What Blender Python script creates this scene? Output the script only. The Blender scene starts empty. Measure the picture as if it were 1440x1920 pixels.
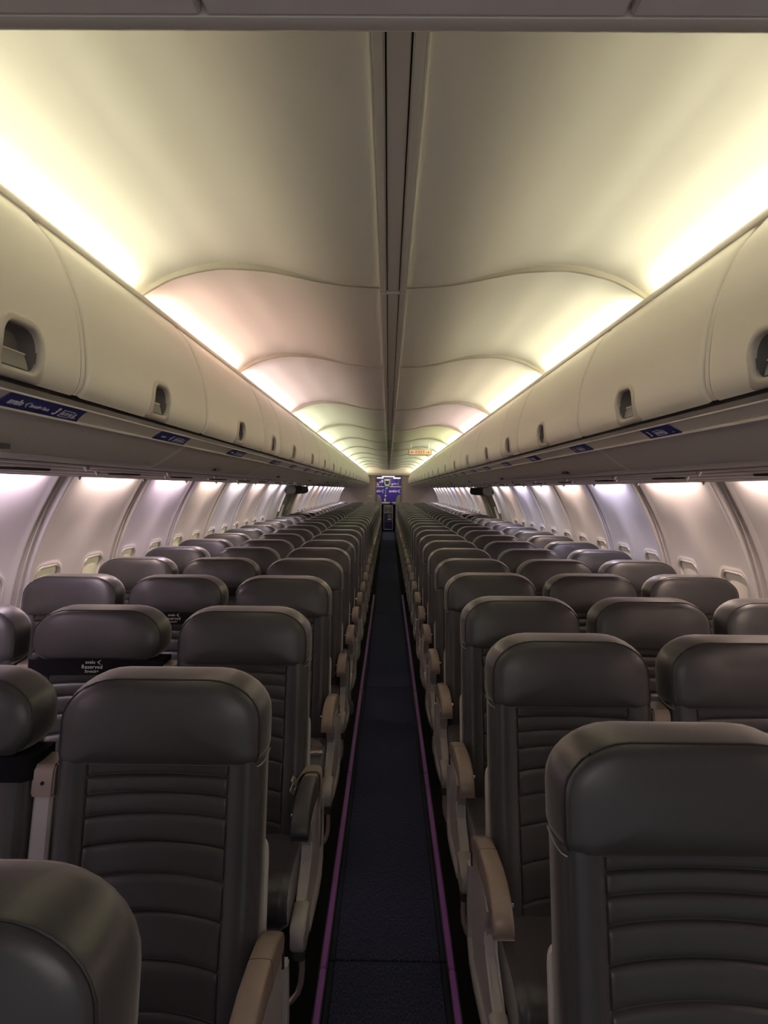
import bpy, bmesh, math, random
from mathutils import Matrix, Vector

random.seed(7)
C = bpy.context.scene.collection
SC = bpy.context.scene

# ------------------------------------------------------------------ camera
CAM_X, CAM_Z, F_PX = -0.010, 1.55, 1290.0
cd = bpy.data.cameras.new('camera')
cam = bpy.data.objects.new('camera', cd)
C.objects.link(cam)
cd.sensor_fit = 'HORIZONTAL'
cd.sensor_width = 24.0
cd.lens = 24.0 * F_PX / 1440.0
cd.clip_start = 0.02
cd.clip_end = 100
YAW, PITCH, ROLL = 8.0 / F_PX, 43.0 / F_PX, 0.0085
cam.matrix_world = (Matrix.Translation((CAM_X, 0, CAM_Z)) @ Matrix.Rotation(YAW, 4, 'Z')
                    @ Matrix.Rotation(math.pi / 2 - PITCH, 4, 'X') @ Matrix.Rotation(ROLL, 4, 'Z'))
SC.camera = cam

# ------------------------------------------------------------------ world, exposure
w = bpy.data.worlds.new('world')
SC.world = w
w.use_nodes = True
w.node_tree.nodes['Background'].inputs[0].default_value = (0.80, 0.78, 0.82, 1)
w.node_tree.nodes['Background'].inputs[1].default_value = 0.45
SC.view_settings.view_transform = 'Standard'
SC.view_settings.look = 'None'
SC.view_settings.gamma = 1
SC.view_settings.exposure = 0.0
SC.view_settings.use_curve_mapping = False
SC.cycles.max_bounces = 10
SC.cycles.diffuse_bounces = 6
SC.cycles.glossy_bounces = 4
SC.cycles.use_denoising = True
SC.cycles.sample_clamp_indirect = 6

# ------------------------------------------------------------------ cabin measures (metres, y runs aft)
Y_FRONT, Y_END, Y_GALLEY = -1.6, 23.95, 25.6
CEIL_SEAMS = [-1.6, 0.60, 2.28, 3.77] + [3.77 + 2.03 * k for k in range(1, 11)]
CEIL_SEAMS = [y for y in CEIL_SEAMS if y < Y_END - 0.5] + [Y_END]
BIN_SEAMS = [-0.18, 0.98, 1.50, 2.50, 3.67, 4.22] + [4.22 + 1.16 * k for k in range(1, 18)]
BIN_SEAMS[-1] = Y_END - 0.02
WALL0, WALLP = 0.0, 1.055            # side wall panel seams at 3.15 + k * WALLP
LED_Z = 2.142

# colours of the ceiling wash, per ceiling panel: cream, pink, lilac, greenish white
CREAM, PINK, LILAC = (0.97, 0.95, 0.68), (1.0, 0.70, 0.60), (1.0, 0.76, 0.76)
GREEN, WARM, LEMON = (0.93, 1.0, 0.72), (1.0, 0.92, 0.66), (0.97, 1.0, 0.56)
CEIL_L = [CREAM, CREAM, PINK, LILAC, GREEN, GREEN, GREEN, GREEN, GREEN, GREEN, GREEN, WARM, WARM]
CEIL_R = [CREAM, CREAM, CREAM, WARM, LILAC, LEMON, GREEN, GREEN, GREEN, GREEN, GREEN, GREEN, WARM]
# colours of the side wall wash, per wall panel
W_LIL, W_WRM, W_VIO, W_WHT, W_PCH = (1.0, .78, .93), (1.0, .76, .69), (.84, .76, 1.0), (1.0, .88, .94), (1.0, .77, .66)
WALL_L = [W_LIL, W_LIL, W_LIL, W_WRM, W_LIL, W_PCH, W_WHT, W_WRM, W_WHT, W_WHT, W_WRM, W_WRM, W_WHT, W_WRM, W_WRM, W_VIO, W_WHT]
WALL_R = [W_PCH, W_PCH, W_PCH, W_PCH, W_VIO, W_PCH, W_WHT, W_VIO, W_WRM, W_WHT, W_WRM, W_WRM, W_WHT, W_WHT, W_WRM, W_VIO, W_WHT]
CEIL_W, WALL_W = 3.35, 8.6            # watts per metre of light strip


def area_light(name, loc, direction, length, width, power, col, spread=math.pi):
    """a strip light lying along y, shining along direction"""
    d = bpy.data.lights.new(name, 'AREA')
    d.shape = 'RECTANGLE'
    d.size, d.size_y = width, length
    d.energy, d.color, d.spread = power, col, spread
    o = bpy.data.objects.new(name, d)
    C.objects.link(o)
    z = -Vector(direction).normalized()
    y = Vector((0, 1, 0))
    x = y.cross(z).normalized()
    y = z.cross(x)
    m = Matrix((x, y, z)).transposed().to_4x4()
    m.translation = loc
    o.matrix_world = m
    return o


for k in range(len(CEIL_SEAMS) - 1):
    a, b = CEIL_SEAMS[k], CEIL_SEAMS[k + 1]
    ln = b - a - 0.20
    for sx, pal in ((-1, CEIL_L), (1, CEIL_R)):
        area_light('cove_light', (sx * 0.850, (a + b) / 2, LED_Z), (-sx * 0.97, 0, 0.26), ln, 0.040,
                   CEIL_W * ln, pal[min(k, len(pal) - 1)])
NWALL = 23
for k in range(NWALL):
    yc = -0.015 + WALLP * (k + 0.5)
    for sx, pal in ((-1, WALL_L), (1, WALL_R)):
        c = pal[k] if k < len(pal) else W_WHT
        if yc > 23.0:
            continue
        y0, y1 = yc - .31, yc + .31
        if y1 > 9.98 and y0 < 12.0:                       # no strip over the emergency hatches
            y0, y1 = (y0, 9.98) if yc < 11.0 else (12.0, y1)
        if y1 - y0 < .1:
            continue
        area_light('side_wall_light', (sx * 1.428, (y0 + y1) / 2, 1.642), (sx * 0.70, 0, -1), y1 - y0, 0.016, WALL_W * (y1 - y0), c)
area_light('forward_fill_light', (0, -1.1, 2.02), (0, 0.45, -1), 0.5, 0.9, 11.0, (1.0, .90, .84))  # added fill lamp behind the camera, brightens header and near seats
area_light('aft_galley_light', (0, 24.8, 2.2), (0, 0.2, -1), 0.5, 0.7, 9.0, (1.0, .95, .95))


# ------------------------------------------------------------------ materials
def mat(name, col, rough=0.5, metal=0.0, bump=None, var=None, emit=None, coat=0.0, spec=0.5, alpha=None):
    m = bpy.data.materials.new(name)
    m.use_nodes = True
    nt = m.node_tree
    b = nt.nodes['Principled BSDF']
    b.inputs['Base Color'].default_value = (*col, 1)
    b.inputs['Roughness'].default_value = rough
    b.inputs['Metallic'].default_value = metal
    b.inputs['Specular IOR Level'].default_value = spec
    b.inputs['Coat Weight'].default_value = coat
    tc = nt.nodes.new('ShaderNodeTexCoord')
    if var:                                   # (scale, amount): gentle colour mottling
        n = nt.nodes.new('ShaderNodeTexNoise')
        n.inputs['Scale'].default_value = var[0]
        n.inputs['Detail'].default_value = 3
        nt.links.new(tc.outputs['Object'], n.inputs['Vector'])
        r = nt.nodes.new('ShaderNodeMapRange')
        r.inputs['From Min'].default_value, r.inputs['From Max'].default_value = 0.3, 0.7
        r.inputs['To Min'].default_value, r.inputs['To Max'].default_value = 1 - var[1], 1 + var[1]
        nt.links.new(n.outputs['Fac'], r.inputs['Value'])
        mx = nt.nodes.new('ShaderNodeMix')
        mx.data_type = 'RGBA'
        mx.blend_type = 'MULTIPLY'
        mx.inputs[0].default_value = 1
        mx.inputs[6].default_value = (*col, 1)
        nt.links.new(r.outputs['Result'], mx.inputs[7])
        nt.links.new(mx.outputs[2], b.inputs['Base Color'])
    if bump:                                  # (scale, strength, distance)
        n = nt.nodes.new('ShaderNodeTexNoise')
        n.inputs['Scale'].default_value = bump[0]
        n.inputs['Detail'].default_value = 4
        nt.links.new(tc.outputs['Object'], n.inputs['Vector'])
        bp = nt.nodes.new('ShaderNodeBump')
        bp.inputs['Strength'].default_value = bump[1]
        bp.inputs['Distance'].default_value = bump[2]
        nt.links.new(n.outputs['Fac'], bp.inputs['Height'])
        nt.links.new(bp.outputs['Normal'], b.inputs['Normal'])
    if emit:
        b.inputs['Emission Color'].default_value = (*emit[0], 1)
        b.inputs['Emission Strength'].default_value = emit[1]
    return m


def carpet_mat(name):
    m = mat(name, (.012, .014, .026), rough=0.95, spec=0.1)
    nt = m.node_tree
    b = nt.nodes['Principled BSDF']
    tc = nt.nodes.new('ShaderNodeTexCoord')
    mp = nt.nodes.new('ShaderNodeMapping')
    mp.inputs['Scale'].default_value = (420, 90, 1)
    nt.links.new(tc.outputs['Object'], mp.inputs['Vector'])
    n = nt.nodes.new('ShaderNodeTexNoise')
    n.inputs['Scale'].default_value = 1.0
    n.inputs['Detail'].default_value = 3
    nt.links.new(mp.outputs['Vector'], n.inputs['Vector'])
    cr = nt.nodes.new('ShaderNodeValToRGB')
    e = cr.color_ramp.elements
    e[0].position, e[0].color = 0.40, (.014, .018, .040, 1)
    e[1].position, e[1].color = 0.66, (.062, .064, .108, 1)
    nt.links.new(n.outputs['Fac'], cr.inputs['Fac'])
    nt.links.new(cr.outputs['Color'], b.inputs['Base Color'])
    bp = nt.nodes.new('ShaderNodeBump')
    bp.inputs['Strength'].default_value = 0.6
    bp.inputs['Distance'].default_value = 0.002
    nt.links.new(n.outputs['Fac'], bp.inputs['Height'])
    nt.links.new(bp.outputs['Normal'], b.inputs['Normal'])
    return m


M = dict(
    seam_shade=mat('seam_shade_taupe', (.40, .36, .30), 0.6),  # shade of the ceiling panel steps, put into a darker colour
    ceiling=mat('ceiling_plastic', (.88, .85, .80), 0.55, bump=(900, .05, .0004)),
    bin=mat('bin_plastic', (.82, .78, .70), 0.42, bump=(1400, .06, .0003)),
    bin_frame=mat('bin_handle_plastic', (.58, .54, .47), 0.40),
    cup=mat('bin_cup_plastic', (.16, .15, .14), 0.5),
    latch=mat('latch_plate', (.30, .29, .27), 0.4),
    rail=mat('rail_plastic', (.68, .64, .58), 0.45),
    under=mat('underside_plastic', (.56, .515, .505), 0.5, bump=(900, .05, .0003)),
    channel=mat('channel_grey', (.12, .11, .105), 0.5),
    dark=mat('slot_black', (.008, .008, .009), 0.6),
    metal_bead=mat('bright_bead', (.72, .68, .62), 0.3, metal=0.4),
    pale_bead=mat('pale_bead', (.86, .82, .75), 0.35),
    psu=mat('service_unit_plastic', (.62, .56, .55), 0.45),
    wall=mat('wall_plastic', (.72, .69, .68), 0.5, bump=(500, .10, .0008), var=(3, .02)),
    shade=mat('window_shade', (.80, .76, .58), 0.55, emit=((1.0, .93, .62), .16)),  # emission stands in for daylight coming through the drawn shade
    shade_r=mat('window_shade_warm', (.80, .74, .66), 0.55, emit=((1.0, .86, .72), .08)),  # weaker glow in the material, again for daylight behind it
    leather=mat('grey_leather', (.037, .0355, .037), 0.36, bump=(420, .12, .0005), var=(9, .08)),
    piping=mat('black_piping', (.012, .012, .012), 0.5),
    stitch=mat('pale_stitch', (.30, .27, .25), 0.5),
    shell=mat('shell_plastic', (.60, .56, .52), 0.4),
    fairing=mat('fairing_plastic', (.37, .345, .345), 0.42),
    endcap=mat('end_cap_plastic', (.31, .29, .285), 0.42),
    taupe=mat('taupe_armrest', (.235, .182, .152), 0.36),
    black_arm=mat('charcoal_armrest', (.03, .03, .034), 0.45),
    steel=mat('brushed_steel', (.60, .57, .54), 0.32, metal=0.9),
    bar=mat('bar_metal', (.70, .56, .47), 0.28, metal=0.8),
    chrome=mat('chrome', (.85, .85, .85), 0.15, metal=1.0),
    webbing=mat('belt_webbing', (.20, .175, .145), 0.8, bump=(1500, .3, .0005)),
    webbing_dark=mat('belt_webbing_dark', (.06, .052, .047), 0.8, bump=(1500, .3, .0005)),
    band=mat('black_fabric_band', (.004, .004, .006), 0.8, spec=.15),
    white=mat('white_print', (.80, .80, .80), 0.6),
    carpet=carpet_mat('navy_carpet'),
    carpet_edge=mat('navy_binding', (.006, .010, .020), 0.9),
    floor=mat('floor_cover_black', (.005, .005, .005), 0.9, spec=.1, var=(20, .2)),
    purple=mat('purple_path_strip', (.30, .10, .42), 0.35),
    strip_edge=mat('path_strip_edge', (.05, .02, .06), 0.4),
    navy=mat('navy_placard', (.025, .028, .19), 0.45),
    print=mat('placard_print', (.72, .72, .85), 0.5),
    exit_face=mat('exit_face', (.92, .66, .46), 0.5, emit=((1.0, .62, .38), 0.30)),
    exit_red=mat('exit_red', (.42, .035, .015), 0.5),
    exit_box=mat('exit_box', (.66, .62, .45), 0.5),
    bulk=mat('bulkhead_laminate', (.50, .44, .43), 0.5, var=(8, .03)),
    olive=mat('galley_frame', (.30, .275, .21), 0.5),
    galley=mat('galley_purple', (.050, .022, .24), 0.45),
    galley_dark=mat('galley_dark_purple', (.022, .012, .10), 0.5),
    cart=mat('cart_grey', (.17, .16, .155), 0.45, metal=0.2),
    lamp=mat('lamp_lens', (.9, .9, .85), 0.4, emit=((1, .95, .85), 2.2)),
    cyan=mat('cyan_sticker', (.10, .50, .85), 0.5),
    orange=mat('orange_print', (.80, .42, .18), 0.5),
    hatch=mat('hatch_plastic', (.42, .39, .31), 0.5),
    hatch_dark=mat('hatch_cover', (.05, .047, .038), 0.7, spec=.15),
    header=mat('header_plastic', (.90, .87, .85), 0.5),
    header_lip=mat('header_lip', (.76, .72, .66), 0.42),
    glass=mat('nozzle_glass', (.8, .8, .8), 0.1, metal=0.6),
)


_b = M['leather'].node_tree.nodes['Principled BSDF']
_b.inputs['Sheen Weight'].default_value = 0.50
_b.inputs['Sheen Roughness'].default_value = 0.35
_b.inputs['Sheen Tint'].default_value = (1.0, .93, .88, 1)


# ------------------------------------------------------------------ mesh helpers
def mesh(name, verts, faces, m, angle=38, smooth=True):
    me = bpy.data.meshes.new(name)
    me.from_pydata([tuple(v) for v in verts], [], faces)
    bm = bmesh.new()
    bm.from_mesh(me)
    bmesh.ops.remove_doubles(bm, verts=bm.verts, dist=1e-6)
    bmesh.ops.recalc_face_normals(bm, faces=bm.faces)
    bm.to_mesh(me)
    bm.free()
    if smooth:
        me.polygons.foreach_set('use_smooth', [True] * len(me.polygons))
        me.set_sharp_from_angle(angle=math.radians(angle))
    me.materials.append(m)
    return me


def bm_mesh(name, bm, m, angle=38):
    me = bpy.data.meshes.new(name)
    bmesh.ops.recalc_face_normals(bm, faces=bm.faces)
    bm.to_mesh(me)
    bm.free()
    me.polygons.foreach_set('use_smooth', [True] * len(me.polygons))
    me.set_sharp_from_angle(angle=math.radians(angle))
    me.materials.append(m)
    return me


def grid_faces(nu, nv, off=0, closed_u=False):
    f = []
    for j in range(nv - 1):
        for i in range(nu if closed_u else nu - 1):
            a = off + j * nu + i
            b = off + j * nu + (i + 1) % nu
            f.append((a, b, b + nu, a + nu))
    return f


def boxes_bm(lst, bev=0.0, seg=1):
    """lst of (x0,x1,y0,y1,z0,z1)"""
    bm = bmesh.new()
    for b in lst:
        x0, x1, y0, y1, z0, z1 = b[:6]
        mt = Matrix.Translation(((x0 + x1) / 2, (y0 + y1) / 2, (z0 + z1) / 2)) @ Matrix.Diagonal((x1 - x0, y1 - y0, z1 - z0, 1))
        bmesh.ops.create_cube(bm, size=1, matrix=mt)
    if bev:
        bmesh.ops.bevel(bm, geom=bm.edges[:], offset=bev, segments=seg, affect='EDGES', clamp_overlap=True)
    return bm


def box_mesh(name, m, *b, bev=0.0, seg=1):
    return bm_mesh(name, boxes_bm([b], bev, seg), m)


def prism_bm(poly, axis, t0, t1, bev=0.0, seg=2, bm=None):
    """extrude a closed 2-D polygon along axis ('x': poly is (y,z); 'y': poly is (x,z); 'z': poly is (x,y))"""
    new = bm is None
    if new:
        bm = bmesh.new()

    def P(p, t):
        return {'x': (t, p[0], p[1]), 'y': (p[0], t, p[1]), 'z': (p[0], p[1], t)}[axis]
    a = [bm.verts.new(P(p, t0)) for p in poly]
    b = [bm.verts.new(P(p, t1)) for p in poly]
    n = len(poly)
    fa = bm.faces.new(a)
    fb = bm.faces.new(b[::-1])
    for i in range(n):
        bm.faces.new((a[i], b[i], b[(i + 1) % n], a[(i + 1) % n]))
    if bev:
        es = list(set(fa.edges[:] + fb.edges[:]))
        bmesh.ops.bevel(bm, geom=es, offset=bev, segments=seg, affect='EDGES', clamp_overlap=True)
    return bm


def tube_mesh(name, m, paths, r, n=8, flat=None):
    """tubes along paths; paths = [(points, closed)]"""
    V, Fc = [], []
    for pts, closed in paths:
        pts = [Vector(p) for p in pts]
        off = len(V)
        k = len(pts)
        for i, p in enumerate(pts):
            a = pts[(i - 1) % k] if (closed or i > 0) else p
            b = pts[(i + 1) % k] if (closed or i < k - 1) else p
            t = (b - a).normalized()
            up = Vector((1, 0, 0)) if abs(t.x) < 0.8 else Vector((0, 0, 1))
            u = t.cross(up).normalized()
            v = t.cross(u)
            for q in range(n):
                ang = 2 * math.pi * q / n
                V.append(p + r * (math.cos(ang) * u + math.sin(ang) * v * (flat or 1)))
        for i in range(k if closed else k - 1):
            for q in range(n):
                a0 = off + i * n + q
                a1 = off + i * n + (q + 1) % n
                b0 = off + ((i + 1) % k) * n + q
                b1 = off + ((i + 1) % k) * n + (q + 1) % n
                Fc.append((a0, a1, b1, b0))
        if not closed:
            Fc.append(tuple(off + q for q in range(n)))
            Fc.append(tuple(off + (k - 1) * n + q for q in range(n)))
    return mesh(name, V, Fc, m, 50)


def text_mesh(name, txt, size, m, extrude=0.0006, align='CENTER', shear=0.0, spacing=1.0, bold=0.0):
    cu = bpy.data.curves.new(name, 'FONT')
    cu.body, cu.size, cu.extrude = txt, size, extrude
    cu.align_x, cu.align_y, cu.shear = align, 'CENTER', shear
    cu.space_character = spacing
    cu.offset = bold * size
    cu.resolution_u = 3
    o = bpy.data.objects.new(name, cu)
    C.objects.link(o)
    bpy.context.view_layer.update()
    me = bpy.data.meshes.new_from_object(o.evaluated_get(bpy.context.evaluated_depsgraph_get()))
    bpy.data.objects.remove(o)
    bpy.data.curves.remove(cu)
    me.name = name
    me.materials.clear()
    me.materials.append(m)
    return me


def bird_polys(s):
    """the three-stroke wing mark that follows the lettering, as flat polygons in x,y"""
    out = []
    for (x0, y0, x1, y1, wd) in ((-.42, .02, .45, .50, .17), (-.42, .02, .20, -.10, .15), (-.20, -.16, .42, -.50, .17)):
        dx, dy = x1 - x0, y1 - y0
        L = math.hypot(dx, dy)
        nx, ny = -dy / L * wd / 2, dx / L * wd / 2
        out.append([((x0 - nx * .4) * s, (y0 - ny * .4) * s), ((x1 - nx) * s, (y1 - ny) * s),
                    ((x1 + nx) * s, (y1 + ny) * s), ((x0 + nx * .4) * s, (y0 + ny * .4) * s)])
    return out


def join_flat(name, m, items, polys=(), thick=0.0006):
    """items = [(mesh, dx, dy)] lettering in x,y; polys = list of polygons: one mesh"""
    bm = bmesh.new()
    for me, dx, dy in items:
        n0 = len(bm.verts)
        bm.from_mesh(me)
        bm.verts.ensure_lookup_table()
        for v in bm.verts[n0:]:
            v.co.x += dx
            v.co.y += dy
        bpy.data.meshes.remove(me)
    for p in polys:
        prism_bm(p, 'z', -thick, thick, bm=bm)
    me = bpy.data.meshes.new(name)
    bmesh.ops.recalc_face_normals(bm, faces=bm.faces)
    bm.to_mesh(me)
    bm.free()
    me.materials.append(m)
    return me


def outline(hw, z0, z1, rt, rb, n=8):
    """closed rounded outline (x,z); rt=(rx,rz) top corners, rb=(rx,rz) bottom corners"""
    P = []
    for (sx, top, a0) in ((1, True, 0), (-1, True, 90), (-1, False, 180), (1, False, 270)):
        rx, rz = rt if top else rb
        cx, cz = sx * (hw - rx), (z1 - rz if top else z0 + rz)
        for q in range(n + 1):
            a = math.radians(a0 + 90 * q / n)
            P.append((cx + rx * math.copysign(abs(math.cos(a)) ** .92, math.cos(a)), cz + rz * math.copysign(abs(math.sin(a)) ** .92, math.sin(a))))
    return P


# ------------------------------------------------------------------ object helpers
def obj(name, me, parent=None, loc=None, rot=None):
    o = bpy.data.objects.new(name, me)
    C.objects.link(o)
    if parent is not None:
        o.parent = parent
    if loc is not None:
        o.location = loc
    if rot is not None:
        o.rotation_euler = rot
    return o


def tag(o, label, cat, group=None):
    o['label'], o['category'] = label, cat
    if group:
        o['group'] = group
    return o


def thing(name, label, cat, loc=(0, 0, 0), rot=(0, 0, 0), group=None):
    o = obj(name, None, None, loc, rot)
    o.empty_display_size = 0.05
    return tag(o, label, cat, group)


def struct(name, me=None, loc=None, rot=None, label=None, cat=None):
    o = obj(name, me, None, loc, rot)
    o['kind'] = 'structure'
    if label:
        o['label'] = label
    if cat:
        o['category'] = cat
    return o


def smooth(a, b, x):
    t = min(1, max(0, (x - a) / (b - a)))
    return t * t * (3 - 2 * t)


ORD = ('first second third fourth fifth sixth seventh eighth ninth tenth eleventh twelfth thirteenth fourteenth fifteenth '
       'sixteenth seventeenth eighteenth nineteenth twentieth twenty-first twenty-second twenty-third twenty-fourth '
       'twenty-fifth twenty-sixth twenty-seventh twenty-eighth twenty-ninth thirtieth').split()

# ================================================================== STRUCTURE
# ------------------------------------------------------------------ floor
fl = struct('floor', box_mesh('floor', M['floor'], -1.62, 1.62, Y_FRONT, 27.5, -0.05, 0.0),
            label='black floor covering under the seat rows', cat='floor')
cuts = [-1.6, -0.9, 2.20, 5.30, 8.40, 11.5, 14.6, 17.7, 20.8, 23.9, 26.6]
for a, b in zip(cuts[:-1], cuts[1:]):
    p = obj('carpet_panel', box_mesh('carpet_panel', M['carpet'], -0.172, 0.172, a + 0.004, b - 0.004, 0.0, 0.0085, bev=0.002), fl)
    for sx in (-1, 1):
        obj('binding', box_mesh('binding', M['carpet_edge'], min(sx * .174, sx * .190), max(sx * .174, sx * .190), a + .004, b - .004, 0.0, 0.0075, bev=0.0015), p)
n_trim = 0


def trim_name():
    global n_trim
    n_trim += 1
    return 'trim_%d' % n_trim


for sx, side in ((-1, 'left'), (1, 'right')):
    x0, x1 = sorted((sx * .196, sx * .217))
    t = struct(trim_name(), None, (0, 0, 0), label='purple glowing-path strip along the %s edge of the aisle carpet' % side, cat='floor strip')
    ys = [-0.9, 0.63, 2.16, 3.69, 5.22, 6.75, 8.28, 10.0]
    for a, b in zip(ys[:-1], ys[1:]):
        s = obj('strip', box_mesh('strip', M['purple'], x0 + .002, x1 - .002, a + .001, b - .001, 0.0, 0.012, bev=0.003, seg=2), t)
        obj('edge', bm_mesh('edge', boxes_bm([(x0 - .003, x0 + .002, a, b, 0, .0075), (x1 - .002, x1 + .003, a, b, 0, .0075)], .001), M['strip_edge']), s)

# ------------------------------------------------------------------ ceiling
CP = [(.0435, .664), (.15, .670), (.242, .684), (.334, .706), (.426, .725), (.543, .7335), (.600, .7295), (.648, .721), (.700, .707),
      (.740, .692), (.785, .668), (.830, .640), (.872, .605), (.905, .565), (.925, .520)]


def dense(pts, k):
    """Catmull-Rom through pts"""
    out = []
    n = len(pts)
    for i in range(n - 1):
        p0, p1, p2, p3 = pts[max(0, i - 1)], pts[i], pts[i + 1], pts[min(n - 1, i + 2)]
        for q in range(k):
            t = q / k
            out.append(tuple(0.5 * (2 * p1[c] + (p2[c] - p0[c]) * t + (2 * p0[c] - 5 * p1[c] + 4 * p2[c] - p3[c]) * t * t
                                    + (3 * p1[c] - p0[c] - 3 * p2[c] + p3[c]) * t ** 3) for c in range(len(p1))))
    out.append(pts[-1])
    return out


CPD = dense(CP, 3)
ce = struct('ceiling', None, (0, 0, 0), label='cream vaulted cabin ceiling of scalloped panels', cat='ceiling')


def ceil_panel(a, b, sx):
    a2, b2 = a + 0.0015, b - 0.0015
    V = []
    nu = len(CPD)
    rows = [(a2, .034, 0), (a2, .0, 0), (a2 + .008, -.0012, 1), (a2 + .02, -.001, 1), (a2 + .10, .0, 1)]
    n = 6
    rows += [(a2 + .10 + (b2 - a2 - .10) * i / n, 0, 1) for i in range(1, n + 1)]
    rows += [(b2, .034, 0)]
    for (y, dz, _) in rows:
        s = (y - a2) / (b2 - a2)
        for (x, z) in CPD:
            k = smooth(.12, .55, x)
            V.append((sx * x, y, CAM_Z + z + dz - (0.011 * (1 - s) - 0.003) * (0.12 + 0.88 * k)))
    return mesh('ceiling_panel', V, grid_faces(nu, len(rows)), M['ceiling'], 50)


def seam_shade(a, sx):  # darker strip drawn in for the shaded step between ceiling panels
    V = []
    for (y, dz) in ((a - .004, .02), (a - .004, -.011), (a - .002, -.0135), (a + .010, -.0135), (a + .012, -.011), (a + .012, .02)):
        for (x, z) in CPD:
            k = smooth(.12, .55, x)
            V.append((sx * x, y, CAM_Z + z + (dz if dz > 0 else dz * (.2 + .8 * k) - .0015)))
    return mesh('seam_shade', V, grid_faces(len(CPD), 6), M['seam_shade'], 50)


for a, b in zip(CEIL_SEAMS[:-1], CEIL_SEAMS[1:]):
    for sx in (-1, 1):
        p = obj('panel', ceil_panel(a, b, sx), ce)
        obj('seam_shade', seam_shade(a, sx), p)
# centre channel
t = struct(trim_name(), None, (0, 0, 0), label='narrow slotted channel running down the middle of the ceiling', cat='ceiling channel')
cs = [Y_FRONT, 0.14, 2.35, 4.62, 6.9, 9.2, 11.5, 13.8, 16.1, 18.4, 20.7, Y_END]
zc = CAM_Z + .662
for a, b in zip(cs[:-1], cs[1:]):
    c = obj('cover', bm_mesh('cover', boxes_bm([(-.0185, .0185, a + .025, b - .002, zc + .004, zc + .014)], .002), M['ceiling']), t)
    obj('flange', bm_mesh('flange', boxes_bm([(-.0415, -.0225, a + .002, b - .002, zc - .002, zc + .012),
                                               (.0225, .0415, a + .002, b - .002, zc - .002, zc + .012),
                                               (-.024, .024, a + .002, a + .022, zc + .001, zc + .011)], .002), M['ceiling']), c)
    obj('bead', bm_mesh('bead', boxes_bm([(-.0445, -.042, a + .002, b - .002, zc - .007, zc + .004),
                                           (.042, .0450, a + .002, b - .002, zc - .007, zc + .004),
                                           (-.0225, -.0215, a + .004, b - .002, zc - .003, zc + .004),
                                           (.0215, .0225, a + .004, b - .002, zc - .003, zc + .004)]), M['pale_bead']), c)
obj('slot_back', box_mesh('slot_back', M['dark'], -.044, .044, Y_FRONT, Y_END, zc + .016, zc + .02), t)

# front header panel over the camera
hd = struct(trim_name(), None, (0, 0, 0), label='grey dropped header panel across the ceiling above the camera', cat='header')
hz, hy = 2.052, 0.760
for a, b in ((-1.0, -.214), (-.208, .236), (.242, 1.0)):
    obj('panel', box_mesh('header_panel', M['header'], a, b, -1.6, hy - .012, hz, hz + .03, bev=0.003), hd)
obj('lip', bm_mesh('header_lip', prism_bm([(hy - .011, hz - .001), (hy + .004, hz - .004), (hy + .016, hz + .002), (hy + .020, hz + .014), (hy + .018, hz + .30), (hy - .011, hz + .30)], 'x', -1.0, 1.0), M['header_lip']), hd)
obj('seam_back', box_mesh('seam_back', M['dark'], -1.0, 1.0, -1.6, hy - .012, hz + .031, hz + .04), hd)

# ------------------------------------------------------------------ side walls
WR, WZC = 1.74, 0.70


def wall_x(z):
    return math.sqrt(WR * WR - (z - WZC) ** 2)


WIN_Y, WIN_Z0, WIN_Z1, WIN_HW = .2637, .80, 1.150, .125


def rrect(dy, dz, hw, hh, r):
    """signed distance to a rounded rectangle"""
    qx, qz = abs(dy) - hw + r, abs(dz) - hh + r
    return math.hypot(max(qx, 0), max(qz, 0)) + min(max(qx, qz), 0) - r


def axis_samples(marks, lo, hi, coarse, fine, rad):
    out = [lo]
    x = lo
    while x < hi - 1e-6:
        st = fine if any(abs(x - q) < rad for q in marks) else coarse
        x = min(hi, x + st)
        out.append(x)
    return out


def wall_panel_mesh():
    h = WALLP / 2 - .0012
    m_y = [s * WIN_Y + q for s in (-1, 1) for q in (-WIN_HW, WIN_HW)] + [-h + .05, h - .05]
    ys = axis_samples(m_y, -h, h, .03, .008, .035)
    zs = axis_samples([WIN_Z0, WIN_Z1, 1.70], .0, 1.70, .05, .010, .06)
    V = []
    for z in zs:
        for y in ys:
            ay = abs(y)
            grow = smooth(1.56, 1.18, z)
            d = 0.030 * grow * max(0, math.cos((ay - WIN_Y) / .2637 * math.pi / 2)) ** 1.2 if ay < .5275 else 0
            d += .013 * smooth(h - .062, h - .048, ay) - .005 * math.exp(-((ay - h + .070) / .016) ** 2)      # sunken joint band
            sd = rrect(ay - WIN_Y, z - (WIN_Z0 + WIN_Z1) / 2, WIN_HW, (WIN_Z1 - WIN_Z0) / 2, .055)
            d += .024 * smooth(.004, -.014, sd) - .006 * math.exp(-((sd - .008) / .007) ** 2)
            V.append((wall_x(z) + d, y, z))
    nu, nv = len(ys), len(zs)
    # thin edge returns
    F = grid_faces(nu, nv)
    off = len(V)
    for j in range(nv):
        V.append((V[j * nu][0] + .02, -h, zs[j]))
    for j in range(nv):
        V.append((V[j * nu + nu - 1][0] + .02, h, zs[j]))
    for j in range(nv - 1):
        F.append((j * nu, (j + 1) * nu, off + j + 1, off + j))
        F.append((j * nu + nu - 1, (j + 1) * nu + nu - 1, off + nv + j + 1, off + nv + j))
    return mesh('wall_panel', V, F, M['wall'], 60)


wp = wall_panel_mesh()
# plain blank end of a side wall panel between the emergency hatches is built with the hatches
HATCH = (10.2, 11.85)


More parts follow.
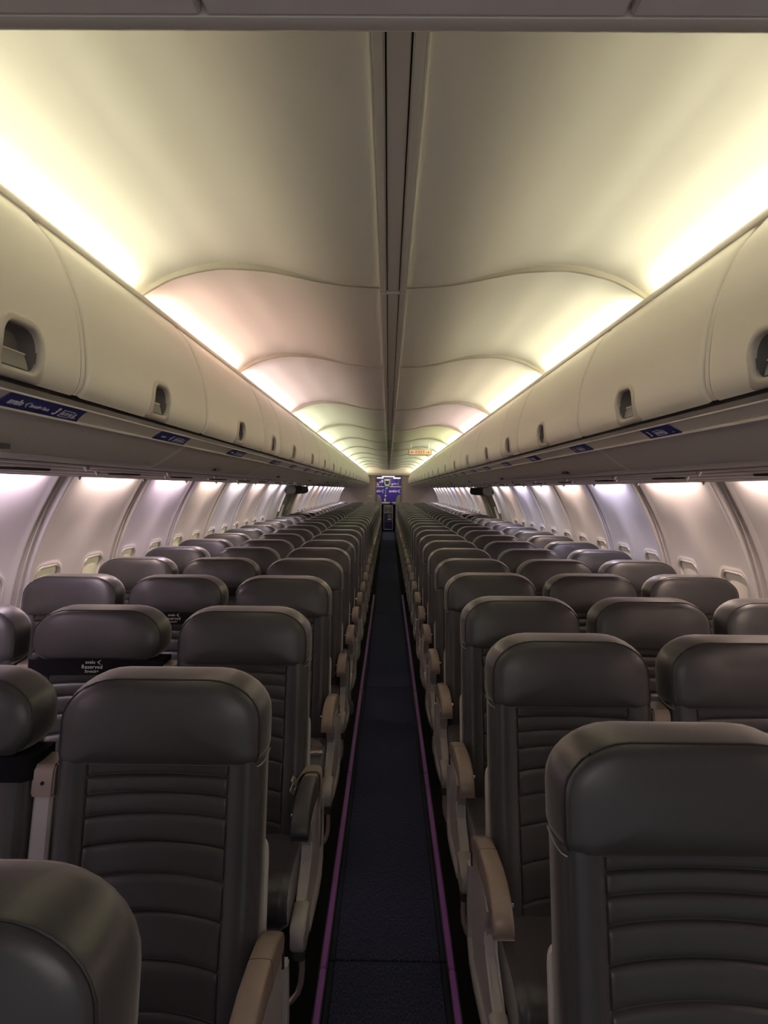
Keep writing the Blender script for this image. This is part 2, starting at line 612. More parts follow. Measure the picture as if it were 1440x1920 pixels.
def strip_wall(name, y0, y1, d, m, zs=None):
    """curved shell following the wall between y0 and y1, offset outwards by d"""
    zs = zs or [0.05 * i for i in range(35)]
    V = []
    for y in (y0, y1):
        for z in zs:
            V.append((wall_x(z) + d, y, z))
    return mesh(name, V, grid_faces(len(zs), 2), m)


wbk = strip_wall('wall_backing', Y_FRONT, 27.5, .06, M['channel'])
bead_me = tube_mesh('seam_bead', M['metal_bead'], [([(wall_x(z) + .0105, 0, z) for z in [0.5 + .05 * i for i in range(24)]], False)], .0030, 6)
walls = {}
for sx, side in ((1, 'right'), (-1, 'left')):
    rz = 0 if sx > 0 else math.pi
    wl = struct('wall_' + side, None, (0, 0, 0), label='curved cabin side wall of moulded panels on the %s' % side, cat='wall')
    walls[side] = wl
    o = obj('backing', wbk, wl, (0, 0 if sx > 0 else Y_FRONT + 27.5, 0), (0, 0, rz))
    for k in range(-1, NWALL + 1):
        yc = -0.015 + WALLP * (k + .5)
        if HATCH[0] - .3 < yc < HATCH[1] + .3 or yc > Y_END:
            continue
        p = obj('panel', wp, wl, (0, yc, 0), (0, 0, rz))
        obj('seam_bead', bead_me, p, (0, WALLP / 2, 0) if sx > 0 else (0, -WALLP / 2, 0))
# windows: frame and drawn shade in every wall recess that the cabin shows
shade_bm_cache = {}


def shade_mesh(m, nm):
    zs = [WIN_Z0 + .012 + (WIN_Z1 - WIN_Z0 - .024) * i / 12 for i in range(13)]
    V = []
    for z in zs:
        for i in range(9):
            y = -WIN_HW + .012 + (2 * WIN_HW - .024) * i / 8
            V.append((wall_x(z) + .038 - .010 * (1 - (y / WIN_HW) ** 2), y, z))
    F = grid_faces(9, 13)
    return mesh(nm, V, F, m)


def window_frame_mesh():
    zc, hh = (WIN_Z0 + WIN_Z1) / 2, (WIN_Z1 - WIN_Z0) / 2
    pts = []
    r = .058
    for (cx, cz, a0) in ((WIN_HW - r, hh - r, 0), (-WIN_HW + r, hh - r, 90), (-WIN_HW + r, -hh + r, 180), (WIN_HW - r, -hh + r, 270)):
        for q in range(7):
            a = math.radians(a0 + 15 * q)
            pts.append((cx + r * math.cos(a), cz + r * math.sin(a)))
    path = [(wall_x(zc + z) + .022, y, zc + z) for y, z in pts]
    return tube_mesh('window_frame', M['metal_bead'], [(path, True)], .005, 6)


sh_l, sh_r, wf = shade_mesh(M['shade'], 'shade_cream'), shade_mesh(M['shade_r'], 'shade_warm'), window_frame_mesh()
handle_me = box_mesh('shade_handle', M['wall'], wall_x(.86) + .022, wall_x(.86) + .035, -.05, .05, .852, .868, bev=.003)
n_win = 0
for sx, side in ((1, 'right'), (-1, 'left')):
    rz = 0 if sx > 0 else math.pi
    kk = 0
    for k in range(2, NWALL):
        yc = -0.015 + WALLP * (k + .5)
        if HATCH[0] - .3 < yc < HATCH[1] + .3 or yc > Y_END - .3:
            continue
        for s in (-1, 1):
            n_win += 1
            kk += 1
            wn = struct('window_%d' % n_win, None, (0, yc + s * WIN_Y, 0), (0, 0, rz),
                        'cabin window with its cream shade drawn, %s from the front on the %s wall' % (ORD[min(kk - 1, 29)], side) if kk <= 30 else
                        'cabin window with its shade drawn behind the last numbered ones on the %s wall' % side, 'window')
            obj('frame', wf, wn)
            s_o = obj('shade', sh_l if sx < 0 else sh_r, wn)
            obj('handle', handle_me, s_o)

# overwing emergency hatches, two a side
n_door = 0
hm = (HATCH[1] - HATCH[0]) / 2


def hatch_meshes():
    h = hm / 2 - .012
    zs = [0.35 + 0.05 * i for i in range(24)]
    V = []
    ys = [-h, -h + .02, -h + .05, -.13, -.11, .11, .13, h - .05, h - .02, h]
    dd = [.03, 0, -.004, -.004, .02, .02, -.004, -.004, 0, .03]
    for z in zs:
        for y, d in zip(ys, dd):
            e = d if (.80 < z < 1.18 or abs(d) < .015 or d == .03) else -.004
            V.append((wall_x(z) + e, y, z))
    panel = mesh('hatch_panel', V, grid_faces(len(ys), len(zs)), M['hatch'], 30)
    # upright grab frame with a hooked top
    frames = []
    for sg in (1, -1):
        fr = []
        for yy, zt, zl in ((-.36, 1.462, 1.20), (-.08, 1.285, .95)):
            inn = [(wall_x(zl + (zt - zl) * q / 6) - .030, zl + (zt - zl) * q / 6) for q in range(7)]
            out = [(x + .040, z) for x, z in inn[::-1]]
            hook = [(inn[-1][0] + .004, zt + .014), (out[0][0] + .02, zt + .018), (out[0][0] + .02, zt + .004)]
            y0, y1 = sorted((sg * yy, sg * (yy + .045)))
            fr.append(bm_mesh('hatch_bracket', prism_bm(inn + hook + out, 'y', y0, y1, bev=.004, seg=2), M['wall']))
        frames.append(fr)
    cov = bm_mesh('hinge_cover', prism_bm([(1.40, 1.585), (1.385, 1.52), (1.40, 1.475), (1.47, 1.46), (1.53, 1.46), (1.53, 1.585)], 'y', -h, h, bev=.008), M['hatch_dark'])
    hd_ = bm_mesh('hatch_handle', boxes_bm([(1.415, 1.50, -.10, .10, 1.395, 1.42), (1.415, 1.55, -.10, -.08, 1.37, 1.42), (1.415, 1.55, .08, .10, 1.37, 1.42)], .006, 2), M['wall'])
    return panel, frames, cov, hd_


hp, hf, hcv, hh_ = hatch_meshes()
for sx, side in ((1, 'right'), (-1, 'left')):
    rz = 0 if sx > 0 else math.pi
    for i in range(2):
        n_door += 1
        yc = HATCH[0] + hm * (i + .5)
        d = struct('door_%d' % n_door, None, (0, yc, 0), (0, 0, rz),
                   '%s olive grey overwing exit hatch in the %s wall' % (('nearer', 'farther')[i], side), 'door')
        p = obj('panel', hp, d)
        for br in hf[0 if sx > 0 else 1]:
            obj('bracket', br, d)
        obj('hinge_cover', hcv, d)['label'] = 'dark olive hinge cover at the top'
    for a, b in ((9.48, HATCH[0] + .004), (HATCH[1] - .004, 12.65)):
        pass
    # plain fill panels each side of the hatches
    wl = walls[side]
    done = [(-0.015 + WALLP * k, -0.015 + WALLP * (k + 1)) for k in range(NWALL) if not (HATCH[0] - .3 < -0.015 + WALLP * (k + .5) < HATCH[1] + .3)]
    e0 = max(b for a, b in done if b <= HATCH[0] + .35)
    e1 = min(a for a, b in done if a >= HATCH[1] - .35)
    for a, b in ((e0, HATCH[0]), (HATCH[1], e1)):
        if b - a > .02:
            me = strip_wall('fill_panel', a + .001, b - .001, .011, M['wall'])
            if sx > 0:
                obj('panel', me, wl)
            else:
                obj('panel', me, wl, (0, a + b, 0), (0, 0, math.pi))

# ------------------------------------------------------------------ under-bin trims, rails
# right-hand profiles (x, z); mirrored for the left
BINP = [(.797, 2.146), (.778, 2.122), (.756, 2.098), (.737, 2.072), (.718, 2.034), (.701, 1.992), (.687, 1.952), (.678, 1.912), (.673, 1.874), (.670, 1.830),
        (.671, 1.793), (.676, 1.768), (.683, 1.754), (.692, 1.744)]


def extrude_profile(name, prof, y0, y1, m, sx, angle=38, closed=True):
    bm = prism_bm([(sx * x, z) for x, z in prof], 'y', y0, y1)
    return bm_mesh(name, bm, m, angle)


UNDER_SEAMS = [Y_FRONT, 0.42, 2.47, 4.10, 6.15, 8.2, 10.25, 12.3, 14.35, 16.4, 18.45, 20.5, 22.3, Y_END]
for sx, side in ((-1, 'left'), (1, 'right')):
    # cove rail on top of the bins
    t = struct(trim_name(), None, (0, 0, 0), label='cream cove rail on top of the %s overhead bins' % side, cat='rail')
    rs = [Y_FRONT, .60, 2.60, 4.20] + [4.20 + 2.13 * k for k in range(1, 10)] + [Y_END]
    for a, b in zip(rs[:-1], rs[1:]):
        obj('rail', extrude_profile('rail', [(.803, 2.127), (.784, 2.127), (.7785, 2.130), (.778, 2.135), (.7815, 2.144), (.7875, 2.1525), (.794, 2.157), (.803, 2.158)], a + .0015, b - .0015, M['rail'], sx), t)
    # light shelf behind the rail
    obj('shelf', extrude_profile('shelf', [(.803, 2.120), (.96, 2.120), (.96, 2.108), (.803, 2.108)], Y_FRONT, Y_END, M['ceiling'], sx), t)
    # channel under the bin doors, placard rail, bead
    t = struct(trim_name(), None, (0, 0, 0), label='grey placard rail with a dark channel under the %s bins' % side, cat='rail')
    obj('channel', extrude_profile('channel', [(.698, 1.737), (.700, 1.7255), (.712, 1.7195), (.73, 1.735), (.73, 1.742)], Y_FRONT, Y_END, M['channel'], sx), t)
    for a, b in zip(UNDER_SEAMS[:-1], UNDER_SEAMS[1:]):
        obj('placard_rail', extrude_profile('placard_rail', [(.699, 1.7225), (.703, 1.7245), (.716, 1.7175), (.7355, 1.7015), (.7345, 1.699), (.715, 1.7125)], a + .001, b - .001, M['rail'], sx), t)
    obj('bead', extrude_profile('bead', [(.7305, 1.7000), (.7335, 1.6945), (.7375, 1.6955), (.737, 1.7015)], Y_FRONT, Y_END, M['pale_bead'], sx), t)
    obj('bead', extrude_profile('bead', [(.6960, 1.7245), (.6970, 1.7215), (.6995, 1.7205), (.7010, 1.7235)], Y_FRONT, Y_END, M['pale_bead'], sx), t)
    # underside panels
    t = struct(trim_name(), None, (0, 0, 0), label='taupe underside panels below the %s overhead bins' % side, cat='bin underside')
    for a, b in zip(UNDER_SEAMS[:-1], UNDER_SEAMS[1:]):
        p = obj('panel', extrude_profile('under_panel', [(.739, 1.6985), (.775, 1.6725), (.815, 1.6455), (.846, 1.6275), (.853, 1.6245), (.856, 1.632), (.80, 1.67), (.745, 1.706)], a + .004, b - .004, M['under'], sx), t)
        obj('latch_slot', box_mesh('latch_slot', M['dark'], *sorted((sx * .822, sx * .838)), (a + b) / 2 - .05, (a + b) / 2 + .03, 1.629, 1.640), p)
        obj('edge', extrude_profile('edge', [(.853, 1.6255), (.862, 1.6185), (.868, 1.6225), (.866, 1.629), (.857, 1.631)], a + .004, b - .004, M['psu'], sx), p)
        if b < Y_END - .1:
            obj('joint_strip', extrude_profile('joint_strip', [(.741, 1.6965), (.777, 1.6705), (.817, 1.6435), (.85, 1.6245), (.852, 1.628), (.80, 1.667), (.745, 1.703)], b - .016, b + .016, M['rail'], sx), p)


# passenger service units between the underside and the wall
def psu_meshes(ln):
    h = ln / 2 - .002
    base = [(.872, 1.6215), (.90, 1.6165), (1.05, 1.611), (1.25, 1.602), (1.36, 1.5965), (1.394, 1.594), (1.402, 1.598), (1.402, 1.607), (.872, 1.632)]
    panel = bm_mesh('psu_panel', prism_bm(base, 'y', -h, h), M['psu'])

    def zb(x):
        for (xa, za), (xb, zb_) in zip(base[:-1], base[1:]):
            if xa <= x <= xb:
                return za + (zb_ - za) * (x - xa) / (xb - xa)
        return 1.6
    sl = bmesh.new()
    for x in (.93, 1.02, 1.13, 1.26, 1.345):
        prism_bm([(x - .004, zb(x) + .004), (x - .004, zb(x) - .0018), (x + .004, zb(x) - .0018), (x + .004, zb(x) + .004)], 'y', -h, h, bm=sl)
    slots = bm_mesh('psu_slots', sl, M['channel'])
    ribs = []
    for x, wd, y0, y1 in ((.975, .06, -h, h), (1.075, .08, -h, h), (1.195, .10, -h, h), (1.305, .06, -h, h), (1.372, .03, -h, h)):
        rb = prism_bm([(x - wd / 2, zb(x - wd / 2) + .002), (x - wd / 2 + .008, zb(x - wd / 2 + .008) - .003), (x + wd / 2 - .008, zb(x + wd / 2 - .008) - .003), (x + wd / 2, zb(x + wd / 2) + .002)], 'y', y0, y1)
        ribs.append(bm_mesh('psu_rib', rb, M['psu']))
    vent = bm_mesh('psu_vent', boxes_bm([(1.095, 1.155, -.16, .05, zb(1.12) - .009, zb(1.12) + .002)], .004), M['hatch_dark'])
    nz = bmesh.new()
    bmesh.ops.create_cone(nz, cap_ends=True, segments=14, radius1=.006, radius2=.010, depth=.010, matrix=Matrix.Translation((0, 0, -.003)))
    bmesh.ops.create_cone(nz, cap_ends=True, segments=10, radius1=.004, radius2=.005, depth=.006, matrix=Matrix.Translation((0, 0, -.010)))
    noz = bm_mesh('psu_nozzle', nz, M['glass'])
    return panel, slots, ribs, vent, noz, zb


PSU_L = 0.80
pm = psu_meshes(PSU_L)
for sx, side in ((-1, 'left'), (1, 'right')):
    rz = 0 if sx > 0 else math.pi
    n = int((Y_END - Y_FRONT) / PSU_L)
    for k in range(n):
        yc = Y_FRONT + .05 + PSU_L * (k + .5)
        if yc < .9:
            continue
        i = k - 3
        u = thing('service_unit', 'taupe overhead service unit with air nozzles, %s from the front above the %s seats' % (ORD[min(i, 29)], side), 'service unit',
                  (0, yc, 0), (0, 0, rz), 'service units above the %s seat rows' % side)
        obj('panel', pm[0], u)
        obj('slot', pm[1], u)
        for rm in pm[2]:
            obj('ridge', rm, u)
        obj('vent', pm[3], u)
        for x, y in ((.955, .10), (1.10, -.28), (1.365, .16)):
            obj('air_nozzle', pm[4], u, (x, y * sx, pm[5](x) - .004))

# ================================================================== OVERHEAD BINS
BPD = dense(BINP, 3)
_arc = [0]
for p, q in zip(BPD[:-1], BPD[1:]):
    _arc.append(_arc[-1] + math.hypot(q[0] - p[0], q[1] - p[1]))
ARC = _arc[-1]


def binpt(s):
    s = min(max(s, 0), ARC)
    for i in range(len(BPD) - 1):
        if _arc[i + 1] >= s - 1e-9:
            t = (s - _arc[i]) / (_arc[i + 1] - _arc[i])
            x = BPD[i][0] + t * (BPD[i + 1][0] - BPD[i][0])
            z = BPD[i][1] + t * (BPD[i + 1][1] - BPD[i][1])
            tx, tz = BPD[i + 1][0] - BPD[i][0], BPD[i + 1][1] - BPD[i][1]
            L = math.hypot(tx, tz)
            return x, z, -(-tz) / L * -1, tx / L   # outward (aisle side) normal below
    return (*BPD[-1], -1, 0)


def bin_normal(s):
    a, b = binpt(s - .004), binpt(s + .004)
    tx, tz = b[0] - a[0], b[1] - a[1]
    L = math.hypot(tx, tz) or 1
    return (tz / L, -tx / L)       # points to the aisle (negative x) on the right-hand side


H_S = ARC - .062                    # arc position of the handle centre


def grip_sd(y, v, hw, top, bot, r):
    """distance to an arch: round top corners, squarer foot; v runs down from the grip centre"""
    rr = r if v < 0 else r * .55
    return rrect(y, v - (bot - top) / 2, hw, (bot + top) / 2, rr)


def bin_meshes(ln):
    h = ln / 2
    edge = .0155
    e2 = h - edge
    fine_y = [i * .0032 for i in range(-31, 32)]
    ys = [-e2, -e2 + .002, -e2 + .005, -e2 + .010, -e2 + .016]
    n1 = max(2, int((e2 - .016 - .105) / .06))
    ys += [-e2 + .016 + (e2 - .016 - .102) * i / n1 for i in range(1, n1)]
    ys += fine_y
    ys += [-y for y in ys[:5 + n1 - 1][::-1]]
    ss = [i * .02 for i in range(int((H_S - .075) / .02) + 1)]
    s = ss[-1]
    while s < ARC - .0035:
        s += .0032
        ss.append(s)
    ss[-1] = ARC
    V, SD = [], []
    for s in ss:
        x, z = binpt(s)[:2]
        nx, nz = bin_normal(s)
        for y in ys:
            e = e2 - abs(y)
            d = 0.007 * math.sqrt(max(0, 1 - (1 - min(1, e / .014)) ** 2)) - .007
            v = s - H_S
            sd = grip_sd(y, v, .064, .040, .040, .040)
            V.append((x + nx * d, y, z + nz * d))
            SD.append(sd)
    nu, nv = len(ys), len(ss)
    F = [f for f in grid_faces(nu, nv) if min(SD[q] for q in f) > .003]     # the grip opening
    off = len(V)
    ys2 = [ys[0], ys[-1]]
    for s in ss:
        x, z = binpt(s)[:2]
        nx, nz = bin_normal(s)
        for y in ys2:
            V.append((x - nx * .045, y, z - nz * .045))
    for j in range(nv - 1):
        F.append((off + 2 * j, off + 2 * j + 1, off + 2 * j + 3, off + 2 * j + 2))
        F.append((j * nu, (j + 1) * nu, off + 2 * j + 2, off + 2 * j))
        F.append((j * nu + nu - 1, (j + 1) * nu + nu - 1, off + 2 * j + 3, off + 2 * j + 1))
    F.append(tuple(range(nu)) + (off + 1, off))
    F.append(tuple((nv - 1) * nu + i for i in range(nu)) + (off + 2 * nv - 1, off + 2 * nv - 2))
    door = mesh('bin_door', V, F, M['bin'], 45)

    # grip: flared frame lofted round the opening, and the cup behind it
    def ring(hw, top, bot, rt, rb, dn, dx, flare=0.0):
        out = []
        for y, up in outline(hw, -bot, top, (rt, rt), (rb, rb), 8):
            v = -up
            yy = y * (1 + flare * smooth(.0, .06, v))
            x, z = binpt(H_S + v)[:2]
            nx, nz = bin_normal(H_S + v)
            out.append((x + nx * dn + dx, yy, z + nz * dn))
        return out
    b1 = min(.060, ARC - H_S - .002)
    R1 = [ring(.080, .056, b1, .056, .012, -.002, 0, .16), ring(.079, .055, b1 - .001, .055, .012, .0035, 0, .14), ring(.075, .051, b1 - .004, .050, .012, .0055, 0, .10),
          ring(.068, .044, .046, .044, .020, .0055, 0), ring(.065, .041, .042, .041, .020, .0035, 0), ring(.0635, .0395, .040, .0395, .019, -.001, 0), ring(.063, .039, .0395, .039, .019, -.004, .004)]
    nR = len(R1[0])
    frame = mesh('grip_frame', [p for r in R1 for p in r], grid_faces(nR, len(R1), 0, True), M['bin_frame'], 60)
    R2 = [ring(.0632, .0392, .0397, .039, .019, -.003, .002), ring(.062, .038, .038, .038, .018, -.003, .020), ring(.056, .033, .033, .033, .016, -.003, .034), ring(.02, .012, .012, .012, .006, -.003, .036)]
    cup = mesh('grip_cup', [p for r in R2 for p in r], grid_faces(nR, len(R2), 0, True) + [tuple(3 * nR + i for i in range(nR))], M['cup'], 60)

    def patch(v0, v1, hw, d0, d1, name, m):
        """slightly tilted plate inside the grip"""
        V = []
        n1, n2 = 7, 9
        for q in range(n1):
            v = v0 + (v1 - v0) * q / (n1 - 1)
            x, z = binpt(H_S + v)[:2]
            nx, nz = bin_normal(H_S + v)
            d = d0 + (d1 - d0) * q / (n1 - 1)
            for b in range(n2):
                V.append((x - d, -hw + 2 * hw * b / (n2 - 1), z))
        F = grid_faces(n2, n1)
        o2 = len(V)
        V += [(v[0] + .003, v[1], v[2]) for v in V]
        F += [tuple(o2 + i for i in f[::-1]) for f in grid_faces(n2, n1)]
        ring = [i for i in range(n2)] + [n2 * k + n2 - 1 for k in range(1, n1)] + [n2 * (n1 - 1) + i for i in range(n2 - 2, -1, -1)] + [n2 * k for k in range(n1 - 2, 0, -1)]
        for a, b in zip(ring, ring[1:] + ring[:1]):
            F.append((a, b, o2 + b, o2 + a))
        return mesh(name, V, F, m, 45)
    lat = patch(.004, .035, .0520, -.024, -.010, 'bin_latch', M['latch'])
    lip = patch(.002, .0055, .0560, -.0235, -.0215, 'latch_lip', M['rail'])
    body = bm_mesh('bin_body', prism_bm([(.865, 2.095), (1.40, 2.06), (1.42, 1.66), (.86, 1.66), (.752, 1.735), (.735, 1.80), (.735, 1.90), (.775, 2.02)], 'y', -h + .001, h - .001), M['channel'])
    ribs = []
    for sgn in (-1, 1):
        poly = []
        for s in [ARC * i / 24 for i in range(25)]:
            x, z = binpt(s)[:2]
            nx, nz = bin_normal(s)
            poly.append((x - nx * .0055, z - nz * .0055))
        for s in [ARC * i / 24 for i in range(24, -1, -1)]:
            x, z = binpt(s)[:2]
            nx, nz = bin_normal(s)
            poly.append((x - nx * .03, z - nz * .03))
        y0, y1 = sorted((sgn * (h - .0085), sgn * (h - .0002)))
        ribs.append(bm_mesh('bin_rib', prism_bm(poly, 'y', y0, y1), M['bin']))
    return door, frame, cup, lip, lat, body, ribs


cache = {}
for sx, side in ((-1, 'left'), (1, 'right')):
    rz = 0 if sx > 0 else math.pi
    i = 0
    for a, b in zip(BIN_SEAMS[:-1], BIN_SEAMS[1:]):
        ln = round(b - a, 3)
        if ln not in cache:
            cache[ln] = bin_meshes(ln)
        door, frame, cup, lip, lat, body, ribs = cache[ln]
        if b < .99:
            lab = 'cream overhead bin just above and beside the camera on the %s' % side
        else:
            lab = 'cream overhead bin with a grip cup, %s from the front on the %s' % (ORD[i], side)
            i += 1
        t = thing('overhead_bin', lab, 'overhead bin', (0, (a + b) / 2, 0), (0, 0, rz), 'overhead bins along the %s side' % side)
        d = obj('door', door, t)
        obj('latch', lat, d)['label'] = 'grey latch plate in the grip cup'
        obj('latch_lip', lip, d)
        obj('grip_frame', frame, d)
        obj('grip_cup', cup, d)['label'] = 'dark recessed grip cup'
        obj('body', body, t)
        for rib in ribs:
            obj('edge_rib', rib, t)

# ------------------------------------------------------------------ row placards on the rail
PL_A, PL_B = Vector((.6990, 0, 1.7215)), Vector((.7345, 0, 1.6985))


def placard(sx, y, ln, row, big, label):
    """navy sticker wrapped on the placard rail; lettering reads from the aisle"""
    t = thing('row_placard', label, 'sign', (0, y, 0), (0, 0, 0), 'navy row placards under the bins')
    V = []
    prof = [(.6990, 1.7215), (.7145, 1.7122), (.7345, 1.6985)]
    th = .0012
    h = ln / 2
    for yy in (-h, h):
        for x, z in prof:
            V.append((sx * (x - .0012), yy, z - .0012))
        for x, z in prof[::-1]:
            V.append((sx * (x + .0004), yy, z + .0004))
    F = [(i, (i + 1) % 6, 6 + (i + 1) % 6, 6 + i) for i in range(6)] + [(0, 1, 2, 3, 4, 5), (6, 7, 8, 9, 10, 11)]
    # slanted ends
    V = [(v[0], v[1] + (.018 if abs(v[0]) > .72 else 0) * -sx * (1 if v[1] * sx < 0 else -0.2), v[2]) for v in V]
    obj('sticker', mesh('sticker', V, F, M['navy'], 30), t)
    s = .027
    its = []
    polys = []
    if sx < 0:
        n = text_mesh('n', str(row), s * 1.15, M['print'], shear=.2, bold=.02)
        its.append((n, h * .27 if big else -h * .15, 0))
        x0 = h * .58 if big else h * .38
        if big:
            its.append((text_mesh('a', 'avelo', s * .85, M['print'], bold=.02), -h * .72, .001))
            its.append((text_mesh('b', 'Stretch+ Seats', s * .48, M['print']), -h * .155, 0))
            polys += [[(px - h * .475, py + .001) for px, py in p] for p in bird_polys(.015)]
        else:
            its.append((text_mesh('b', 'Stretch+', s * .40, M['print']), -h * .62, 0))
    else:
        n = text_mesh('n', str(row), s * 1.15, M['print'])
        its.append((n, -h * .66, 0))
        x0 = 0.0
    # little seat diagram: outlined box with three seats and a figure
    bw = h * .16 if big else h * .26
    for q in range(3):
        c = x0 + (q - 1) * bw * .62
        polys.append([(c - bw * .2, -.006), (c + bw * .2, -.006), (c + bw * .2, .004), (c - bw * .2, .004)])
    for yy in (-.0105, .0095):
        polys.append([(x0 - bw, yy - .0008), (x0 + bw, yy - .0008), (x0 + bw, yy + .0008), (x0 - bw, yy + .0008)])
    for xx in (-bw, bw):
        polys.append([(x0 + xx - .0012, -.0105), (x0 + xx + .0012, -.0105), (x0 + xx + .0012, .0095), (x0 + xx - .0012, .0095)])
    k = 1
    c = x0 + k * bw * 1.45
    polys.append([(c - .005, -.010), (c + .006, -.010), (c + .003, .006), (c - .001, .008)])
    c = h * .90 * k
    polys.append([(c - .010, -.009), (c - .001, -.009), (c + .001, -.006), (c - .008, -.006)])
    me = join_flat('placard_print', M['print'], its, polys, .0003)
    # text plane: local x -> along y, local y -> up the rail
    up = (PL_A - PL_B)
    up.x *= sx
    up.normalize()
    along = Vector((0, 1 if sx < 0 else -1, 0))
    nrm = along.cross(up)
    m4 = Matrix((along, up, nrm)).transposed().to_4x4()
    c = (PL_A + PL_B) / 2
    m4.translation = Vector((sx * c.x, 0, c.z)) + nrm * .0030
    o = obj('lettering', me, t)
    o.matrix_local = m4
    o['label'] = 'pale row number and seat diagram'


PLAC_L = [(1.415, .315, True), (2.25, .30, False), (3.20, .30, False), (4.30, .30, False), (5.10, .25, False), (5.95, .25, False)] + [(6.75 + .78 * k, .22, False) for k in range(8)]
PLAC_R = [(1.86, .19, False), (2.62, .21, False), (3.47, .21, False), (4.27, .21, False), (5.10, .21, False), (5.92, .21, False)] + [(6.72 + .78 * k, .21, False) for k in range(8)]
for sx, side, pl in ((-1, 'left', PLAC_L), (1, 'right', PLAC_R)):
    for i, (y, ln, big) in enumerate(pl):
        lab = 'long navy row placard reading Stretch+ Seats 3 under the nearest left bins' if big else \
            'navy row placard on the rail under the bins, %s from the front on the %s' % (ORD[i], side)
        placard(sx, y, ln, 3 + i, big, lab)


# ================================================================== SEATS
TOP, TILT = 1.145, 0.20


def shear(v):
    return (v[0], v[1] - (TOP - v[2]) * TILT, v[2])


HR_RINGS = [(-.108, .0), (-.1075, .35), (-.105, .62), (-.101, .80), (-.095, .90), (-.0895, .932), (-.0860, .942), (-.0845, .948),
            (-.078, .958), (-.060, .978), (-.040, .994), (-.016, 1.0), (.004, .992), (.014, .965), (.018, .90), (.020, .5), (.020, 0)]


def headrest_mesh(pill):
    rb = (.075, .068) if pill else (.026, .026)
    z0 = .974 if pill else .967
    P = outline(.2225, z0, TOP, (.118, .098), rb)
    # crown the top a little
    P = [(x, z - .007 * (x / .2225) ** 2 * smooth(1.06, 1.14, z)) for x, z in P]
    zc = (z0 + TOP) / 2
    V, F = [], []
    n = len(P)
    for (y, s) in HR_RINGS[1:-1]:
        for x, z in P:
            low = s if pill else (1 - (1 - s) * .12 if s > .93 else .9916 * s / .93)
            zz = zc + (z - zc) * (1 - (1 - s) * 1.15 if z > zc else low)
            # the front face is slightly hollow from side to side
            xx = x * s
            V.append((xx, y + .010 * ((1 - (x / .2225) ** 2) * (1 - s) if y < -.08 else 0), zz))
    F = grid_faces(n, len(HR_RINGS) - 2, 0, True)
    F.append(tuple(range(n)))
    F.append(tuple((len(HR_RINGS) - 3) * n + i for i in range(n)))
    me = mesh('headrest', [shear(v) for v in V], F, M['leather'], 60)
    s = .9475
    path = []
    for x, z in P:
        zz = zc + (z - zc) * (1 - (1 - s) * (1.15 if z > zc else (1.0 if pill else .12)))
        path.append(shear((x * s, -.0865, zz)))
    pp = tube_mesh('piping', M['piping'], [(path, True)], .0019, 6)
    return me, pp


RIB_Z = [.945, .910, .870, .816, .756, .687, .603, .51]


def backrest_mesh():
    hw, z0, z1 = .2215, .385, .980
    xs = [-hw, -.2205, -.218, -.213, -.209, -.2065, -.204, -.199, -.192, -.185, -.175, -.165, -.157, -.152, -.150, -.148, -.146, -.144, -.138]
    xs += [-.138 + .276 * i / 14 for i in range(1, 14)]
    xs += [-x for x in xs[:19][::-1]]
    marks = sorted(RIB_Z)
    zs = [z0]
    z = z0
    while z < z1 - 1e-6:
        q = min(abs(z - m) for m in marks)
        z += .0012 if q < .0035 else .0025 if q < .009 else .008
        zs.append(min(z, z1))
    nz = len(zs)

    def bow(z):
        if z >= RIB_Z[0]:
            return .004 * max(0, (z1 - z) / (z1 - RIB_Z[0]))
        for i in range(len(RIB_Z) - 1):
            if z >= RIB_Z[i + 1]:
                return .004 + .0024 * (i + (RIB_Z[i] - z) / (RIB_Z[i] - RIB_Z[i + 1]))
        return .0208 * max(0, (z - z0) / (RIB_Z[-1] - z0))
    V = []
    for z in zs:
        q = min(abs(z - m) for m in marks)
        for x in xs:
            ax = abs(x)
            y = -.082 - .014 * smooth(.13, .18, ax) + .004 * (1 - (x / .14) ** 2 if ax < .14 else 0)
            t = min(1, max(0, (ax - .185) / (hw - .185)))
            y += .052 * (1 - math.sqrt(max(0, 1 - t * t)))
            y += .0050 * math.exp(-((ax - .148) / .0022) ** 2)              # border seam
            y += .0032 * math.exp(-((ax - .2065) / .0022) ** 2)              # outer seam
            y -= .016 * math.exp(-((z - .58) / .13) ** 2)                    # lumbar
            fall = smooth(.1485, .1455, ax)
            y += fall * (.0072 * math.exp(-(q / .0022) ** 2) - .0026 * min(1, q / .012))
            y += .03 * smooth(z0 + .03, z0, z)
            f = (ax / .147) ** 2 if ax < .147 else 1 - smooth(.147, hw, ax)
            V.append(shear((x, y, z - bow(z) * f)))
    nu = len(xs)
    F = grid_faces(nu, nz)
    off = len(V)
    for z in zs:
        for x in (xs[0], xs[-1]):
            V.append(shear((x * .985, -.004, z)))
    for j in range(nz - 1):
        F.append((j * nu, (j + 1) * nu, off + 2 * j + 2, off + 2 * j))
        F.append((j * nu + nu - 1, (j + 1) * nu + nu - 1, off + 2 * j + 3, off + 2 * j + 1))
        F.append((off + 2 * j, off + 2 * j + 1, off + 2 * j + 3, off + 2 * j + 2))
    F.append(tuple(range(nu)) + (off + 1, off))
    F.append(tuple((nz - 1) * nu + i for i in range(nu)) + (off + 2 * nz - 1, off + 2 * nz - 2))
    return mesh('backrest', V, F, M['leather'], 70)


